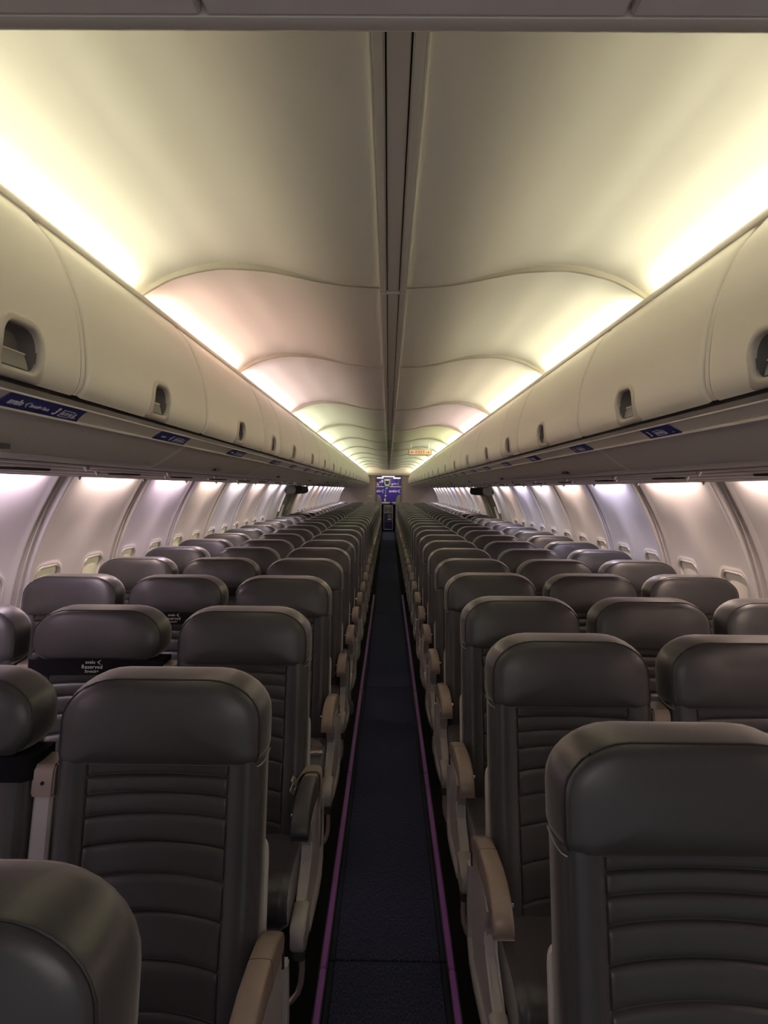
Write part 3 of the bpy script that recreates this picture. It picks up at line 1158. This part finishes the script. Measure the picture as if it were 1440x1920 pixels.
def cushion_mesh():
    """lofted cushion: rounded front, side welt"""
    prof = [(-.115, .36), (-.12, .455), (-.16, .463), (-.24, .460), (-.34, .462), (-.44, .468), (-.49, .466), (-.522, .455), (-.542, .435),
            (-.550, .405), (-.545, .372), (-.53, .345), (-.49, .335), (-.30, .335)]
    xs = [-.214, -.212, -.206, -.196, -.188, -.183, -.178, -.16, -.10, -.04, .04, .10, .16, .178, .183, .188, .196, .206, .212, .214]
    cy, cz = -.33, .40
    V = []
    for x in xs:
        ax = abs(x)
        s = 1 - (.16 * smooth(.190, .2145, ax)) ** 1.0 - .012 * math.exp(-((ax - .183) / .003) ** 2)
        for (y, z) in prof:
            zz = cz + (z - cz) * s
            if z > .44:
                zz += .006 * smooth(.12, .19, ax)
            V.append((x, cy + (y - cy) * (1 - (1 - s) * .25), zz))
    n = len(prof)
    F = []
    for i in range(len(xs) - 1):
        for j in range(n):
            a, b = i * n + j, i * n + (j + 1) % n
            F.append((a, b, b + n, a + n))
    F.append(tuple(range(n)))
    F.append(tuple((len(xs) - 1) * n + j for j in range(n)))
    return mesh('seat_cushion', V, F, M['leather'], 60)


def shell_mesh():
    P = outline(.2235, .34, .78, (.012, .03), (.03, .04), 4)
    V = [shear((x, .002, z)) for x, z in P] + [shear((x, .016, z)) for x, z in P]
    n = len(P)
    F = [(i, (i + 1) % n, n + (i + 1) % n, n + i) for i in range(n)] + [tuple(range(n)), tuple(range(n, 2 * n))]
    return mesh('back_shell', V, F, M['shell'], 50)


def stitch_mesh():
    """pale stitched line where the headrest cover ends on the aisle edge"""
    pts = [shear(p) for p in ((.2085, -.0885, .9665), (.2150, -.080, .9675), (.2200, -.062, .970), (.2225, -.042, .974), (.2236, -.018, .980))]
    return [tube_mesh('stitching', M['stitch'], [([(q * x, y, z) for x, y, z in pts], False)], .0013, 5) for q in (-1, 1)]


# aisle armrest, built for a seat right of the aisle (armrest at local x < 0)
AX0, AX1 = -.266, -.220


def armrest_meshes():
    # cap, lofted along its side profile: (y, top z, bottom z)
    st = [(-.115, .600, .588), (-.120, .612, .580), (-.135, .622, .578), (-.20, .646, .588), (-.28, .660, .602), (-.36, .667, .612), (-.42, .664, .612),
          (-.46, .655, .605), (-.49, .640, .596), (-.508, .620, .588), (-.513, .604, .586), (-.511, .594, .587)]

    def cap_loft(name, st, m, g=0.0):
        V = []
        for (y, zt, zb) in st:
            zt, zb = zt + g, zb - g
            x0, x1 = AX0 - g, AX1 + g
            r = min(.007, (zt - zb) * .4)
            sec = [(x0, zb), (x0, zt - r), (x0 + r * .3, zt - r * .3), (x0 + r, zt), ((x0 + x1) / 2, zt + .0015), (x1 - r, zt), (x1 - r * .3, zt - r * .3), (x1, zt - r), (x1, zb)]
            V += [(x, y, z) for x, z in sec]
        n = 9
        F = []
        for i in range(len(st) - 1):
            for j in range(n):
                a, b = i * n + j, i * n + (j + 1) % n
                F.append((a, b, b + n, a + n))
        F.append(tuple(range(n)))
        F.append(tuple((len(st) - 1) * n + j for j in range(n)))
        return mesh(name, V, F, m, 50)
    cap = cap_loft('armrest_cap', st, M['taupe'])
    cap_b = cap_loft('armrest_sleeve', [(-.255, .656, .597)] + [q for q in st if q[0] < -.26][:-2] + [(-.5165, .603, .587), (-.5140, .594, .588)], M['black_arm'], .0016)
    # rear sleeve seam line
    seam = cap_loft('cap_seam', [(-.2737, .6590, .6012), (-.2729, .6590, .6012)], M['hatch_dark'], .0004)
    # side fairing
    poly = [(-.100, .572), (-.072, .52), (-.065, .38), (-.080, .305), (-.13, .272), (-.22, .275), (-.36, .295), (-.46, .306), (-.470, .306), (-.470, .392), (-.40, .412),
            (-.345, .440), (-.330, .480), (-.36, .55), (-.43, .600), (-.36, .606), (-.20, .590)]
    fair = bm_mesh('side_panel', prism_bm([(y, z) for y, z in poly], 'x', -.258, -.228, bev=.006, seg=2), M['fairing'])
    # proud inset pieces on the aisle face
    tri = bm_mesh('trim_panel', prism_bm([(-.105, .585), (-.115, .545), (-.36, .470), (-.350, .50), (-.395, .575), (-.34, .592), (-.2, .575)], 'x', -.2625, -.256, bev=.002, seg=1), M['fairing'])
    lip = bm_mesh('edge_lip', prism_bm([(-.060, .515), (-.052, .38), (-.068, .297), (-.124, .262), (-.22, .264), (-.46, .296), (-.46, .318), (-.22, .290), (-.140, .288), (-.098, .318), (-.085, .38), (-.092, .515)], 'x', -.2685, -.254, bev=.003, seg=2), M['fairing'])
    V = []
    st2 = [(-.468, .300, .394), (-.50, .303, .393), (-.545, .308, .388), (-.565, .312, .380), (-.576, .320, .365), (-.579, .330, .350)]
    for (y, zb, zt) in st2:
        hx = .021 if y > -.57 else .017
        cx = -.246
        r = .007
        for (x, z) in ((cx - hx, zb + r), (cx - hx, zt - r), (cx - hx + r, zt), (cx + hx - r, zt), (cx + hx, zt - r), (cx + hx, zb + r), (cx + hx - r, zb), (cx - hx + r, zb)):
            V.append((x, y, z))
    F = []
    for i in range(len(st2) - 1):
        for j in range(8):
            a, b = i * 8 + j, i * 8 + (j + 1) % 8
            F.append((a, b, b + 8, a + 8))
    F += [tuple(range(8)), tuple(len(V) - 8 + j for j in range(8))]
    end = mesh('end_cap', V, F, M['endcap'], 45)
    foot = box_mesh('end_cap_base', M['hatch_dark'], -.262, -.231, -.545, -.470, .270, .306, bev=.004)
    slot = box_mesh('pivot_slot', M['dark'], -.2665, -.255, -.128, -.118, .535, .578)
    bb = bmesh.new()
    bmesh.ops.create_cone(bb, cap_ends=True, segments=12, radius1=.0075, radius2=.0065, depth=.008, matrix=Matrix.Translation((-.2165, -.455, .628)) @ Matrix.Rotation(math.pi / 2, 4, 'Y'))
    but = bm_mesh('recline_button', bb, M['chrome'])
    return cap, cap_b, seam, fair, tri, lip, end, foot, slot, but


def raised_armrest_meshes():
    """armrest folded up between two seats"""
    V = []
    st = [(.42, .0215, -.092, -.024), (.55, .0212, -.089, -.023), (.75, .0208, -.084, -.022), (.88, .0204, -.080, -.021), (.905, .0202, -.078, -.021)]
    for (z, hx, y0, y1) in st:
        r = .006
        for (x, y) in ((-hx, y0 + r), (-hx + r, y0), (hx - r, y0), (hx, y0 + r), (hx, y1), (-hx, y1)):
            V.append(shear((x, y, z)))
    F = []
    n = 6
    for i in range(len(st) - 1):
        for j in range(n):
            a, b = i * n + j, i * n + (j + 1) % n
            F.append((a, b, b + n, a + n))
    F += [tuple(range(n)), tuple(len(V) - n + j for j in range(n))]
    post = mesh('armrest_post', V, F, M['fairing'], 40)
    bm = prism_bm([(-.118, .902), (-.116, .952), (-.108, .962), (-.050, .966), (-.040, .955), (-.048, .86), (-.060, .82), (-.078, .84), (-.092, .885), (-.100, .902)], 'x', -.0238, .0238, bev=.004, seg=2)
    for v in bm.verts:
        v.co.y -= -.032 + (TOP - v.co.z) * TILT
    cap = bm_mesh('armrest_cap', bm, M['taupe'])
    sc_ = bmesh.new()
    bmesh.ops.create_cone(sc_, cap_ends=True, segments=10, radius1=.0042, radius2=.0035, depth=.004, matrix=Matrix.Translation((0, -.0862 - (TOP - .928) * TILT, .928)) @ Matrix.Rotation(math.pi / 2, 4, 'X'))
    screw = bm_mesh('screw', sc_, M['dark'])
    return post, cap, screw


def leg_mesh():
    bm = prism_bm([(-.08, .335), (-.04, .335), (.02, .03), (.06, .0), (-.03, .0)], 'x', -.012, .012)
    prism_bm([(-.42, .335), (-.38, .335), (-.405, .03), (-.38, .0), (-.46, .0), (-.435, .03)], 'x', -.012, .012, bm=bm)
    prism_bm([(-.42, .20), (-.05, .30), (-.05, .325), (-.42, .225)], 'x', -.009, .009, bm=bm)
    return bm_mesh('leg', bm, M['fairing'])


def bar_meshes():
    arc = [(-.246, -.475, .30), (-.248, -.478, .20), (-.245, -.480, .166), (-.236, -.481, .138), (-.219, -.482, .116), (-.194, -.483, .102), (-.16, -.484, .097), (.242, -.484, .097)]
    return (tube_mesh('baggage_bar', M['bar'], [(arc, False)], .0085, 8),
            tube_mesh('baggage_bar_straight', M['bar'], [([(-.242, -.484, .097), (.242, -.484, .097)], False)], .0085, 8))


HR, HRP = headrest_mesh(False), headrest_mesh(True)
BK, CU, SH, ST, LEG = backrest_mesh(), cushion_mesh(), shell_mesh(), stitch_mesh(), leg_mesh()
ARM = armrest_meshes()
RA = raised_armrest_meshes()
BAR, BAR2 = bar_meshes()


def make_seat(label, kind, side, group, pill=False, black=False):
    """kind aisle / middle / window; side -1 left of the aisle, 1 right"""
    t = thing('airplane_seat', label, 'seat', group=group)
    obj('backrest', BK, t)
    h = obj('headrest', (HRP if pill else HR)[0], t)
    obj('piping', (HRP if pill else HR)[1], h)
    if not pill:
        for st in ST:
            obj('stitching', st, h)
    obj('seat_cushion', CU, t)
    obj('back_shell', SH, t)
    if kind == 'aisle':
        mir = 1 if side > 0 else -1
        g = obj('armrest', ARM[0], t)
        g['label'] = 'taupe aisle armrest'
        if black:
            obj('sleeve', ARM[1], g)['label'] = 'charcoal sleeve on the front of the armrest'
        else:
            obj('seam', ARM[2], g)
        p = obj('side_panel', ARM[3], t)
        parts = [g, p] + list(g.children)
        parts += [obj('trim_panel', ARM[4], p), obj('edge_lip', ARM[5], p), obj('end_cap', ARM[6], p), obj('end_cap_base', ARM[7], p), obj('pivot_slot', ARM[8], p)]
        parts += [obj('recline_button', ARM[9], g)]
        parts += [obj('baggage_bar', BAR, t)]
        for q in (g, p, parts[-1]):
            q.scale.x = mir
        obj('leg', LEG, t, (-.10 * side, 0, 0))
    else:
        obj('baggage_bar', BAR2, t)
    if kind == 'middle':
        for s in (-1, 1):
            a = obj('raised_armrest', RA[0], t, (s * .2413, 0, 0))
            obj('cap', RA[1], a)
            obj('screw', RA[2], a)
        obj('leg', LEG, t, (.05 * side, 0, 0))
    return t


def copy_tree(o, parent=None):
    c = o.copy()
    C.objects.link(c)
    if parent is not None:
        c.parent = parent
    for ch in o.children:
        copy_tree(ch, c)
    return c


ROWS = {-1: [.728, 1.545, 2.36, 3.20, 4.01, 4.75] + [4.75 + .715 * k for k in range(1, 24)],
        1: [1.204, 1.955, 2.636, 3.38, 4.08] + [4.08 + .715 * k for k in range(1, 25)]}
SEAT_X = dict(aisle=.4885, middle=.9710, window=1.4530)
proto = {}
seats = {}
for side, sname in ((-1, 'left'), (1, 'right')):
    for r, y in enumerate(ROWS[side]):
        for kind in ('aisle', 'middle', 'window'):
            x = side * SEAT_X[kind]
            inner = abs(x) - .24
            if inner * F_PX / y > 760:                        # wholly outside the frame
                continue
            pill = side < 0 and kind == 'middle' and 1 <= r <= 4
            black = side < 0 and kind == 'aisle' and r == 2
            lab = 'dark grey leather %s seat in the %s row on the %s of the aisle' % (kind, ORD[r], sname)
            if pill:
                lab = 'dark grey %s seat wearing a black Reserved band, %s row on the %s' % (kind, ORD[r], sname)
            if black:
                lab = 'dark grey aisle seat with a charcoal armrest, third row on the left'
            key = (kind, side, pill, black)
            grp = '%s seats on the %s of the aisle' % (kind, sname)
            if key not in proto:
                proto[key] = make_seat(lab, kind, side, grp, pill, black)
                s = proto[key]
            else:
                s = copy_tree(proto[key])
                s['label'] = lab
            s.location = (x, y, 0)
            seats[(side, r, kind)] = s


# reserved bands under the headrests of the first left middle seats
def band_meshes():
    V = []
    P = [(-.226, -.004), (-.2262, -.05), (-.222, -.082), (-.205, -.1005), (-.14, -.1055), (0, -.1035), (.14, -.1055), (.205, -.1005), (.222, -.082), (.2262, -.05), (.226, -.004)]
    zz = [.938, .945, .965, .986]
    for z in zz:
        for x, y in P:
            V.append(shear((x, y, z - .004 * abs(x / .226) ** 2)))
    n = len(P)
    F = grid_faces(n, len(zz))
    k = n * (len(zz) - 1)
    F += [tuple(range(n)), tuple(k + i for i in range(n))]
    F += [(n * j, n * (j + 1), n * (j + 1) + n - 1, n * j + n - 1) for j in range(len(zz) - 1)]
    band = mesh('reserved_band', V, F, M['band'], 50)
    its = [(text_mesh('a', 'avelo', .0150, M['white'], spacing=1.02), -.006, .0165), (text_mesh('b', 'Reserved', .0175, M['white'], spacing=1.05), 0, .0015),
           (text_mesh('c', 'Stretch+', .0125, M['white'], spacing=1.05), 0, -.0125)]
    polys = [[(x + .0215, y + .0165) for x, y in p] for p in bird_polys(.013)]
    return band, join_flat('band_print', M['white'], its, polys, .0003)


BAND, BPRINT = band_meshes()
for r, nth in ((1, 'nearest, on the second-row middle seat at the left edge'), (2, 'on the third-row middle seat on the left'),
               (3, 'on the fourth-row middle seat on the left'), (4, 'on the fifth-row middle seat on the left')):
    x, y = -SEAT_X['middle'], ROWS[-1][r]
    b = thing('reserved_band', 'black Reserved headrest band, ' + nth, 'band', (x, y, 0), (0, 0, 0), 'black reserved bands')
    obj('band', BAND, b)
    o = obj('lettering', BPRINT, b)
    o.location = (0, -(TOP - .961) * TILT - .1062, .961)
    o.rotation_euler = (math.pi / 2 - math.atan(TILT), 0, 0)
    o['label'] = 'white printed lettering'


# ------------------------------------------------------------------ seat belts
def ribbon_mesh(name, m, pts, width, wdir, thick=.0022):
    """flat strap along pts, its width along wdir (a vector or one per point)"""
    V = []
    for i, p in enumerate(pts):
        p = Vector(p)
        wv = Vector(wdir[i] if isinstance(wdir[0], (tuple, list)) else wdir).normalized() * width / 2
        a = Vector(pts[max(0, i - 1)])
        b = Vector(pts[min(len(pts) - 1, i + 1)])
        nv = (b - a).normalized().cross(wv.normalized()) * thick / 2
        V += [p - wv - nv, p + wv - nv, p + wv + nv, p - wv + nv]
    F = []
    for i in range(len(pts) - 1):
        for j in range(4):
            a, b = i * 4 + j, i * 4 + (j + 1) % 4
            F.append((a, b, b + 4, a + 4))
    F += [(0, 1, 2, 3), tuple(len(V) - 4 + j for j in range(4))]
    return mesh(name, V, F, m, 50)


# belt looped over the charcoal armrest of the third left row
sy = ROWS[-1][2]
ax = -SEAT_X['aisle'] + .243
b = thing('seat_belt', 'beige seat belt looped over the charcoal armrest, steel tongue hanging inward', 'seat belt', (ax, sy - .185, 0), (0, 0, 0), 'loose seat belts')
W = (0, 1, 0)
strap = ribbon_mesh('strap', M['webbing'], dense([(.029, 0, .53), (.0295, 0, .60), (.028, 0, .636), (.020, -.002, .652), (0, -.004, .6555), (-.020, -.008, .653), (-.034, -.016, .644), (-.046, -.028, .626)], 3), .046, W, .003)
obj('strap', strap, b)
obj('tongue', bm_mesh('belt_tongue', boxes_bm([(-.020, .020, -.003, .003, -.022, .0), (-.012, .012, -.0016, .0016, -.052, -.036), (-.012, -.005, -.0016, .0016, -.038, -.020), (.005, .012, -.0016, .0016, -.038, -.020)], .0012), M['steel']), b, (-.046, -.034, .632), (math.radians(-35), math.radians(52), math.radians(35)))
obj('tail', ribbon_mesh('tail', M['webbing_dark'], dense([(.0295, 0, .535), (.030, -.006, .47), (.0295, -.03, .42)], 4), .030, W, .003), b)

sy = ROWS[-1][4]
b = thing('seat_belt', 'dark seat belt hanging over the aisle side of the fifth left row', 'seat belt', (ax, sy - .30, 0), (0, 0, 0), 'loose seat belts')
obj('strap', ribbon_mesh('strap', M['webbing_dark'], dense([(-.12, .05, .480), (-.075, .02, .510), (-.03, .0, .575), (.0, -.01, .676), (.026, -.018, .655), (.034, -.02, .58), (.030, -.02, .46), (.034, -.02, .39)], 3), .045, W, .003), b)
obj('buckle', bm_mesh('belt_buckle', boxes_bm([(-.004, .012, -.030, .030, -.030, .030), (.010, .016, -.026, .026, -.028, .012)], .003), M['webbing_dark']), b, (.040, -.02, .365))
sy = ROWS[-1][3]
b = thing('seat_belt', 'taupe seat belt lying across the cushion of the fourth left aisle seat', 'seat belt', (ax, sy - .30, 0), (0, 0, 0), 'loose seat belts')
obj('strap', ribbon_mesh('strap', M['webbing'], dense([(-.20, .13, .485), (-.14, .05, .478), (-.09, .0, .476), (-.055, -.05, .474), (-.045, -.10, .473)], 4), .045, (1, .5, 0), .003), b)
obj('buckle', bm_mesh('belt_buckle', boxes_bm([(-.027, .027, -.035, .035, .0, .014), (-.022, .022, -.030, .01, .013, .018)], .003), M['steel']), b, (-.046, -.125, .472))

# ================================================================== EXIT SIGN
ey = 10.75
t = thing('exit_sign', 'pale orange EXIT sign with arrows hanging from the ceiling on the right', 'sign', (.475, ey, 2.130))
obj('box', box_mesh('exit_box', M['exit_box'], -.185, .185, .0, .05, -.052, .052, bev=.012, seg=3), t)
obj('face', box_mesh('exit_face', M['exit_face'], -.165, .165, -.004, .004, -.040, .036, bev=.003), t)
bm = boxes_bm([(-.195, .195, .005, .055, .050, .060), (-.15, -.13, .02, .04, .058, .150), (.13, .15, .02, .04, .058, .150)], .004)
obj('bracket', bm_mesh('exit_bracket', bm, M['ceiling']), t)


def arrow(cx, s, d):
    return [[(cx - d * s, -s * .12), (cx + d * s * .4, -s * .12), (cx + d * s * .4, s * .12), (cx - d * s, s * .12)],
            [(cx + d * s, 0), (cx + d * s * .25, s * .62), (cx + d * s * .05, s * .55), (cx + d * s * .45, 0), (cx + d * s * .05, -s * .55), (cx + d * s * .25, -s * .62)]]


let = join_flat('exit_letters', M['exit_red'], [(text_mesh('e', 'EXIT', .066, M['exit_red'], spacing=1.12), .003, -.002)], [[(p[0], p[1] - .002) for p in q] for q in arrow(-.118, .026, -1) + arrow(.122, .026, 1)], .0008)
o = obj('lettering', let, t, (0, -.0055, 0), (math.pi / 2, 0, 0))
o['label'] = 'red EXIT lettering and arrows'

# ================================================================== AFT BULKHEAD AND GALLEY
wb = struct('wall_back', None, (0, 0, 0), label='mauve lavatory bulkheads either side of the aft aisle opening', cat='wall')
for sx in (-1, 1):
    x0, x1 = sorted((sx * .445, sx * 1.78))
    obj('panel', box_mesh('bulkhead', M['bulk'], x0, x1, Y_END + .0, Y_END + .04, 0, 2.40), wb)
    x0, x1 = sorted((sx * .430, sx * .475))
    obj('post', box_mesh('bulkhead_post', M['olive'], x0, x1, Y_END - .012, Y_END + .06, 0, 2.05, bev=.006), wb)
    x0, x1 = sorted((sx * .43, sx * .47))
    obj('side', box_mesh('galley_side', M['bulk'], x0 + sx * .04, x1 + sx * .04, Y_END + .06, Y_GALLEY + .5, 0, 2.3), wb)
obj('header', bm_mesh('aft_header', prism_bm([(Y_END - .20, 2.16), (Y_END - .22, 2.10), (Y_END - .18, 2.035), (Y_END - .10, 2.015), (Y_END + .05, 2.015), (Y_END + .05, 2.45), (Y_END - .20, 2.45)], 'x', -.95, .95, bev=0), M['ceiling']), wb)
obj('galley_ceiling', box_mesh('galley_ceiling', M['bulk'], -.6, .6, Y_END + .05, Y_GALLEY + .5, 2.30, 2.33), wb)
obj('placard', box_mesh('wall_placard', M['wall'], -.72, -.56, Y_END - .004, Y_END + .001, 1.285, 1.330), wb)
for x0, x1, z, yy, lab in ((-.24, .20, 1.985, Y_END + .02, 'white lamp bar at the middle of the aft header'), (-.43, -.20, 1.955, Y_GALLEY - .25, 'white lamp bar above the left galley lockers'), (.17, .43, 1.955, Y_GALLEY - .25, 'white lamp bar above the right galley lockers')):
    l = thing('galley_lamp', lab, 'lamp', ((x0 + x1) / 2, yy, z))
    hw = (x1 - x0) / 2
    obj('lens', box_mesh('lamp_lens', M['lamp'], -hw, hw, -.012, .012, -.012, .010, bev=.003), l)
    obj('housing', box_mesh('lamp_housing', M['bulk'], -hw - .01, hw + .01, -.012, .03, .010, .030), l)

G = thing('galley_unit', 'purple aft galley cabinet wall with white lettering at the end of the aisle', 'galley', (0, Y_GALLEY, 0))
obj('carcass', bm_mesh('galley_carcass', boxes_bm([(-.47, .47, .01, .45, .0, 2.2)]), M['galley_dark']), G)
d1 = obj('door', box_mesh('galley_door', M['galley'], -.46, -.135, -.012, .008, 1.075, 1.61, bev=.004), G)
d2 = obj('door', box_mesh('galley_door', M['galley'], -.095, .455, -.012, .008, 1.075, 1.61, bev=.004), G)
obj('mullion', bm_mesh('galley_mullion', boxes_bm([(-.128, -.102, -.02, .008, 1.04, 1.62)], .003), M['fairing']), G)
obj('latch', bm_mesh('galley_latch', boxes_bm([(-.150, -.085, -.034, -.018, 1.28, 1.32), (-.165, -.125, -.034, -.018, 1.10, 1.19)], .004), M['white']), G)
obj('shelf_edge', bm_mesh('galley_shelf', boxes_bm([(-.46, .46, -.03, .008, 1.625, 1.655), (-.46, .46, -.03, .008, 1.035, 1.065)], .004), M['wall']), G)
d3 = obj('locker_door', box_mesh('locker', M['galley'], .085, .360, -.010, .008, 1.672, 1.93, bev=.003), G)
obj('frame', bm_mesh('locker_frame', boxes_bm([(.068, .082, -.016, .008, 1.66, 1.945), (.363, .377, -.016, .008, 1.66, 1.945), (.068, .377, -.016, .008, 1.933, 1.945)], .002), M['fairing']), d3)
d4 = obj('locker_door', box_mesh('locker', M['galley'], -.455, -.185, -.010, .008, 1.672, 1.93, bev=.003), G)
obj('locker_door', box_mesh('locker', M['galley'], .385, .455, -.010, .008, 1.672, 1.93, bev=.003), G)
obj('counter', bm_mesh('galley_counter', boxes_bm([(-.46, .46, -.36, .008, .985, 1.030)], .006), M['cart']), G)


def logo(scale, txt):
    return join_flat('logo', M['white'], [(text_mesh('a', txt, scale, M['white'], extrude=.001, align='RIGHT', spacing=1.02, bold=.02), 0, 0)], [[(x + scale * .50, y - scale * .02) for x, y in p] for p in bird_polys(scale * .9)], .001)


for par, txt, sc_, x, z in ((d2, 'avelo', .135, .305, 1.475), (d1, 'elo', .125, -.300, 1.475), (d3, 'avelo', .075, .275, 1.75)):
    o = obj('lettering', logo(sc_, txt), par, (x, -.0135, z), (math.pi / 2, 0, 0))
    o['label'] = 'white lettering with a wing mark'
obj('stickers', bm_mesh('stickers', boxes_bm([(-.44, -.40, -.014, -.010, 1.68, 1.79), (-.395, -.36, -.014, -.010, 1.68, 1.74)]), M['orange']), d4)
obj('stickers', bm_mesh('stickers', boxes_bm([(.10, .15, -.014, -.010, 1.68, 1.75)]), M['orange']), d3)
obj('panel', bm_mesh('locker_panel', boxes_bm([(-.285, -.20, -.020, -.010, 1.79, 1.89), (-.36, -.30, -.014, -.010, 1.78, 1.83)], .004), M['wall']), d4)
t = thing('coffee_maker', 'silver coffee maker built into the galley above the white shelf', 'coffee maker', (-.055, Y_GALLEY - .01, 1.656))
obj('body', bm_mesh('coffee_body', boxes_bm([(-.115, .105, -.10, .0, .19, .27), (-.115, -.085, -.10, .0, .0, .19), (.075, .105, -.10, .0, .0, .19), (-.115, .105, -.10, .0, .0, .07), (-.085, .075, -.02, .0, .07, .19)], .004), M['fairing']), t)
bmc = bmesh.new()
bmesh.ops.create_cone(bmc, cap_ends=True, segments=16, radius1=.048, radius2=.038, depth=.095, matrix=Matrix.Translation((-.005, -.06, .12)))
obj('pot', bm_mesh('coffee_pot', bmc, M['dark']), t)
obj('control_panel', box_mesh('coffee_panel', M['steel'], -.07, .06, -.104, -.100, .205, .255), t)
bmc = bmesh.new()
bmesh.ops.create_cone(bmc, cap_ends=True, segments=24, radius1=.050, radius2=.050, depth=.006, matrix=Matrix.Rotation(math.pi / 2, 4, 'X'))
tag(obj('round_sticker', bm_mesh('round_sticker', bmc, M['cyan']), None, (-.075, Y_GALLEY - .036, 1.60)), 'round bright blue sticker under the coffee maker', 'sticker')
# curved jump-seat surrounds beside the opening
for sx, side in ((-1, 'left'), (1, 'right')):
    poly = [(sx * .43, 0), (sx * .255, 0), (sx * .255, 1.06), (sx * .275, 1.18), (sx * .31, 1.29), (sx * .35, 1.335), (sx * .43, 1.345)]
    o = struct(trim_name(), bm_mesh('jump_seat_surround', prism_bm(poly, 'y', Y_GALLEY - .62, Y_GALLEY - .45, bev=.01), M['olive']),
               label='olive curved counter end on the %s of the galley opening' % side, cat='counter end')
# service trolley
t = thing('service_cart', 'narrow grey service trolley with purple lower doors at the aisle end', 'trolley', (-.012, Y_GALLEY - .62, 0.01))
cw = .165
obj('body', bm_mesh('cart_body', boxes_bm([(-cw, cw, .005, .55, .075, .92)], .006), M['cart']), t)
obj('frame', bm_mesh('cart_frame', boxes_bm([(-cw - .005, -cw + .018, -.006, .01, .06, .94), (cw - .018, cw + .005, -.006, .01, .06, .94), (-cw, cw, -.006, .01, .06, .085), (-cw, cw, -.006, .01, .665, .690), (-cw, cw, -.006, .01, .92, .945)], .003), M['steel']), t)
for z0, z1 in ((.09, .36), (.385, .655)):
    d = obj('door', box_mesh('cart_door', M['galley_dark'], -cw + .020, cw - .020, -.004, .008, z0, z1, bev=.003), t)
    if z0 > .3:
        obj('panel', bm_mesh('cart_panel', boxes_bm([(-.02, .12, -.012, -.004, .41, .62)], .004), M['cart']), d)
        obj('handle', box_mesh('cart_handle', M['white'], -.02, .11, -.02, -.010, .425, .450, bev=.003), d)
for z0, z1 in ((.70, .80), (.812, .91)):
    d = obj('drawer', box_mesh('cart_drawer', M['cart'], -cw + .020, cw - .020, -.004, .008, z0, z1, bev=.003), t)
    obj('handle', box_mesh('drawer_handle', M['fairing'], -.06, .06, -.016, -.004, z0 + .03, z0 + .05, bev=.003), d)
for x in (-.12, .12):
    for y in (.06, .49):
        bmc = bmesh.new()
        bmesh.ops.create_cone(bmc, cap_ends=True, segments=14, radius1=.036, radius2=.036, depth=.025, matrix=Matrix.Rotation(math.pi / 2, 4, 'Y'))
        obj('wheel', bm_mesh('cart_wheel', bmc, M['dark']), t, (x, y, .0345))
t = thing('black_bag', 'small black bag sitting on top of the service trolley', 'bag', (.085, Y_GALLEY - .48, .957))
V = []
for z, sx_, sy_ in ((0, .055, .07), (.04, .06, .075), (.09, .055, .065), (.12, .035, .045), (.13, .012, .02)):
    for q in range(16):
        a = 2 * math.pi * q / 16
        V.append((sx_ * math.copysign(abs(math.cos(a)) ** .7, math.cos(a)), sy_ * math.copysign(abs(math.sin(a)) ** .7, math.sin(a)), z))
obj('body', mesh('bag_body', V, grid_faces(16, 5, 0, True) + [tuple(range(16)), tuple(range(64, 80))], M['dark'], 50), t)
obj('strap', tube_mesh('bag_strap', M['dark'], [([(-.03, -.02, .11), (-.02, -.03, .16), (.0, -.03, .175), (.02, -.03, .16), (.03, -.02, .11)], False)], .006, 6), t)
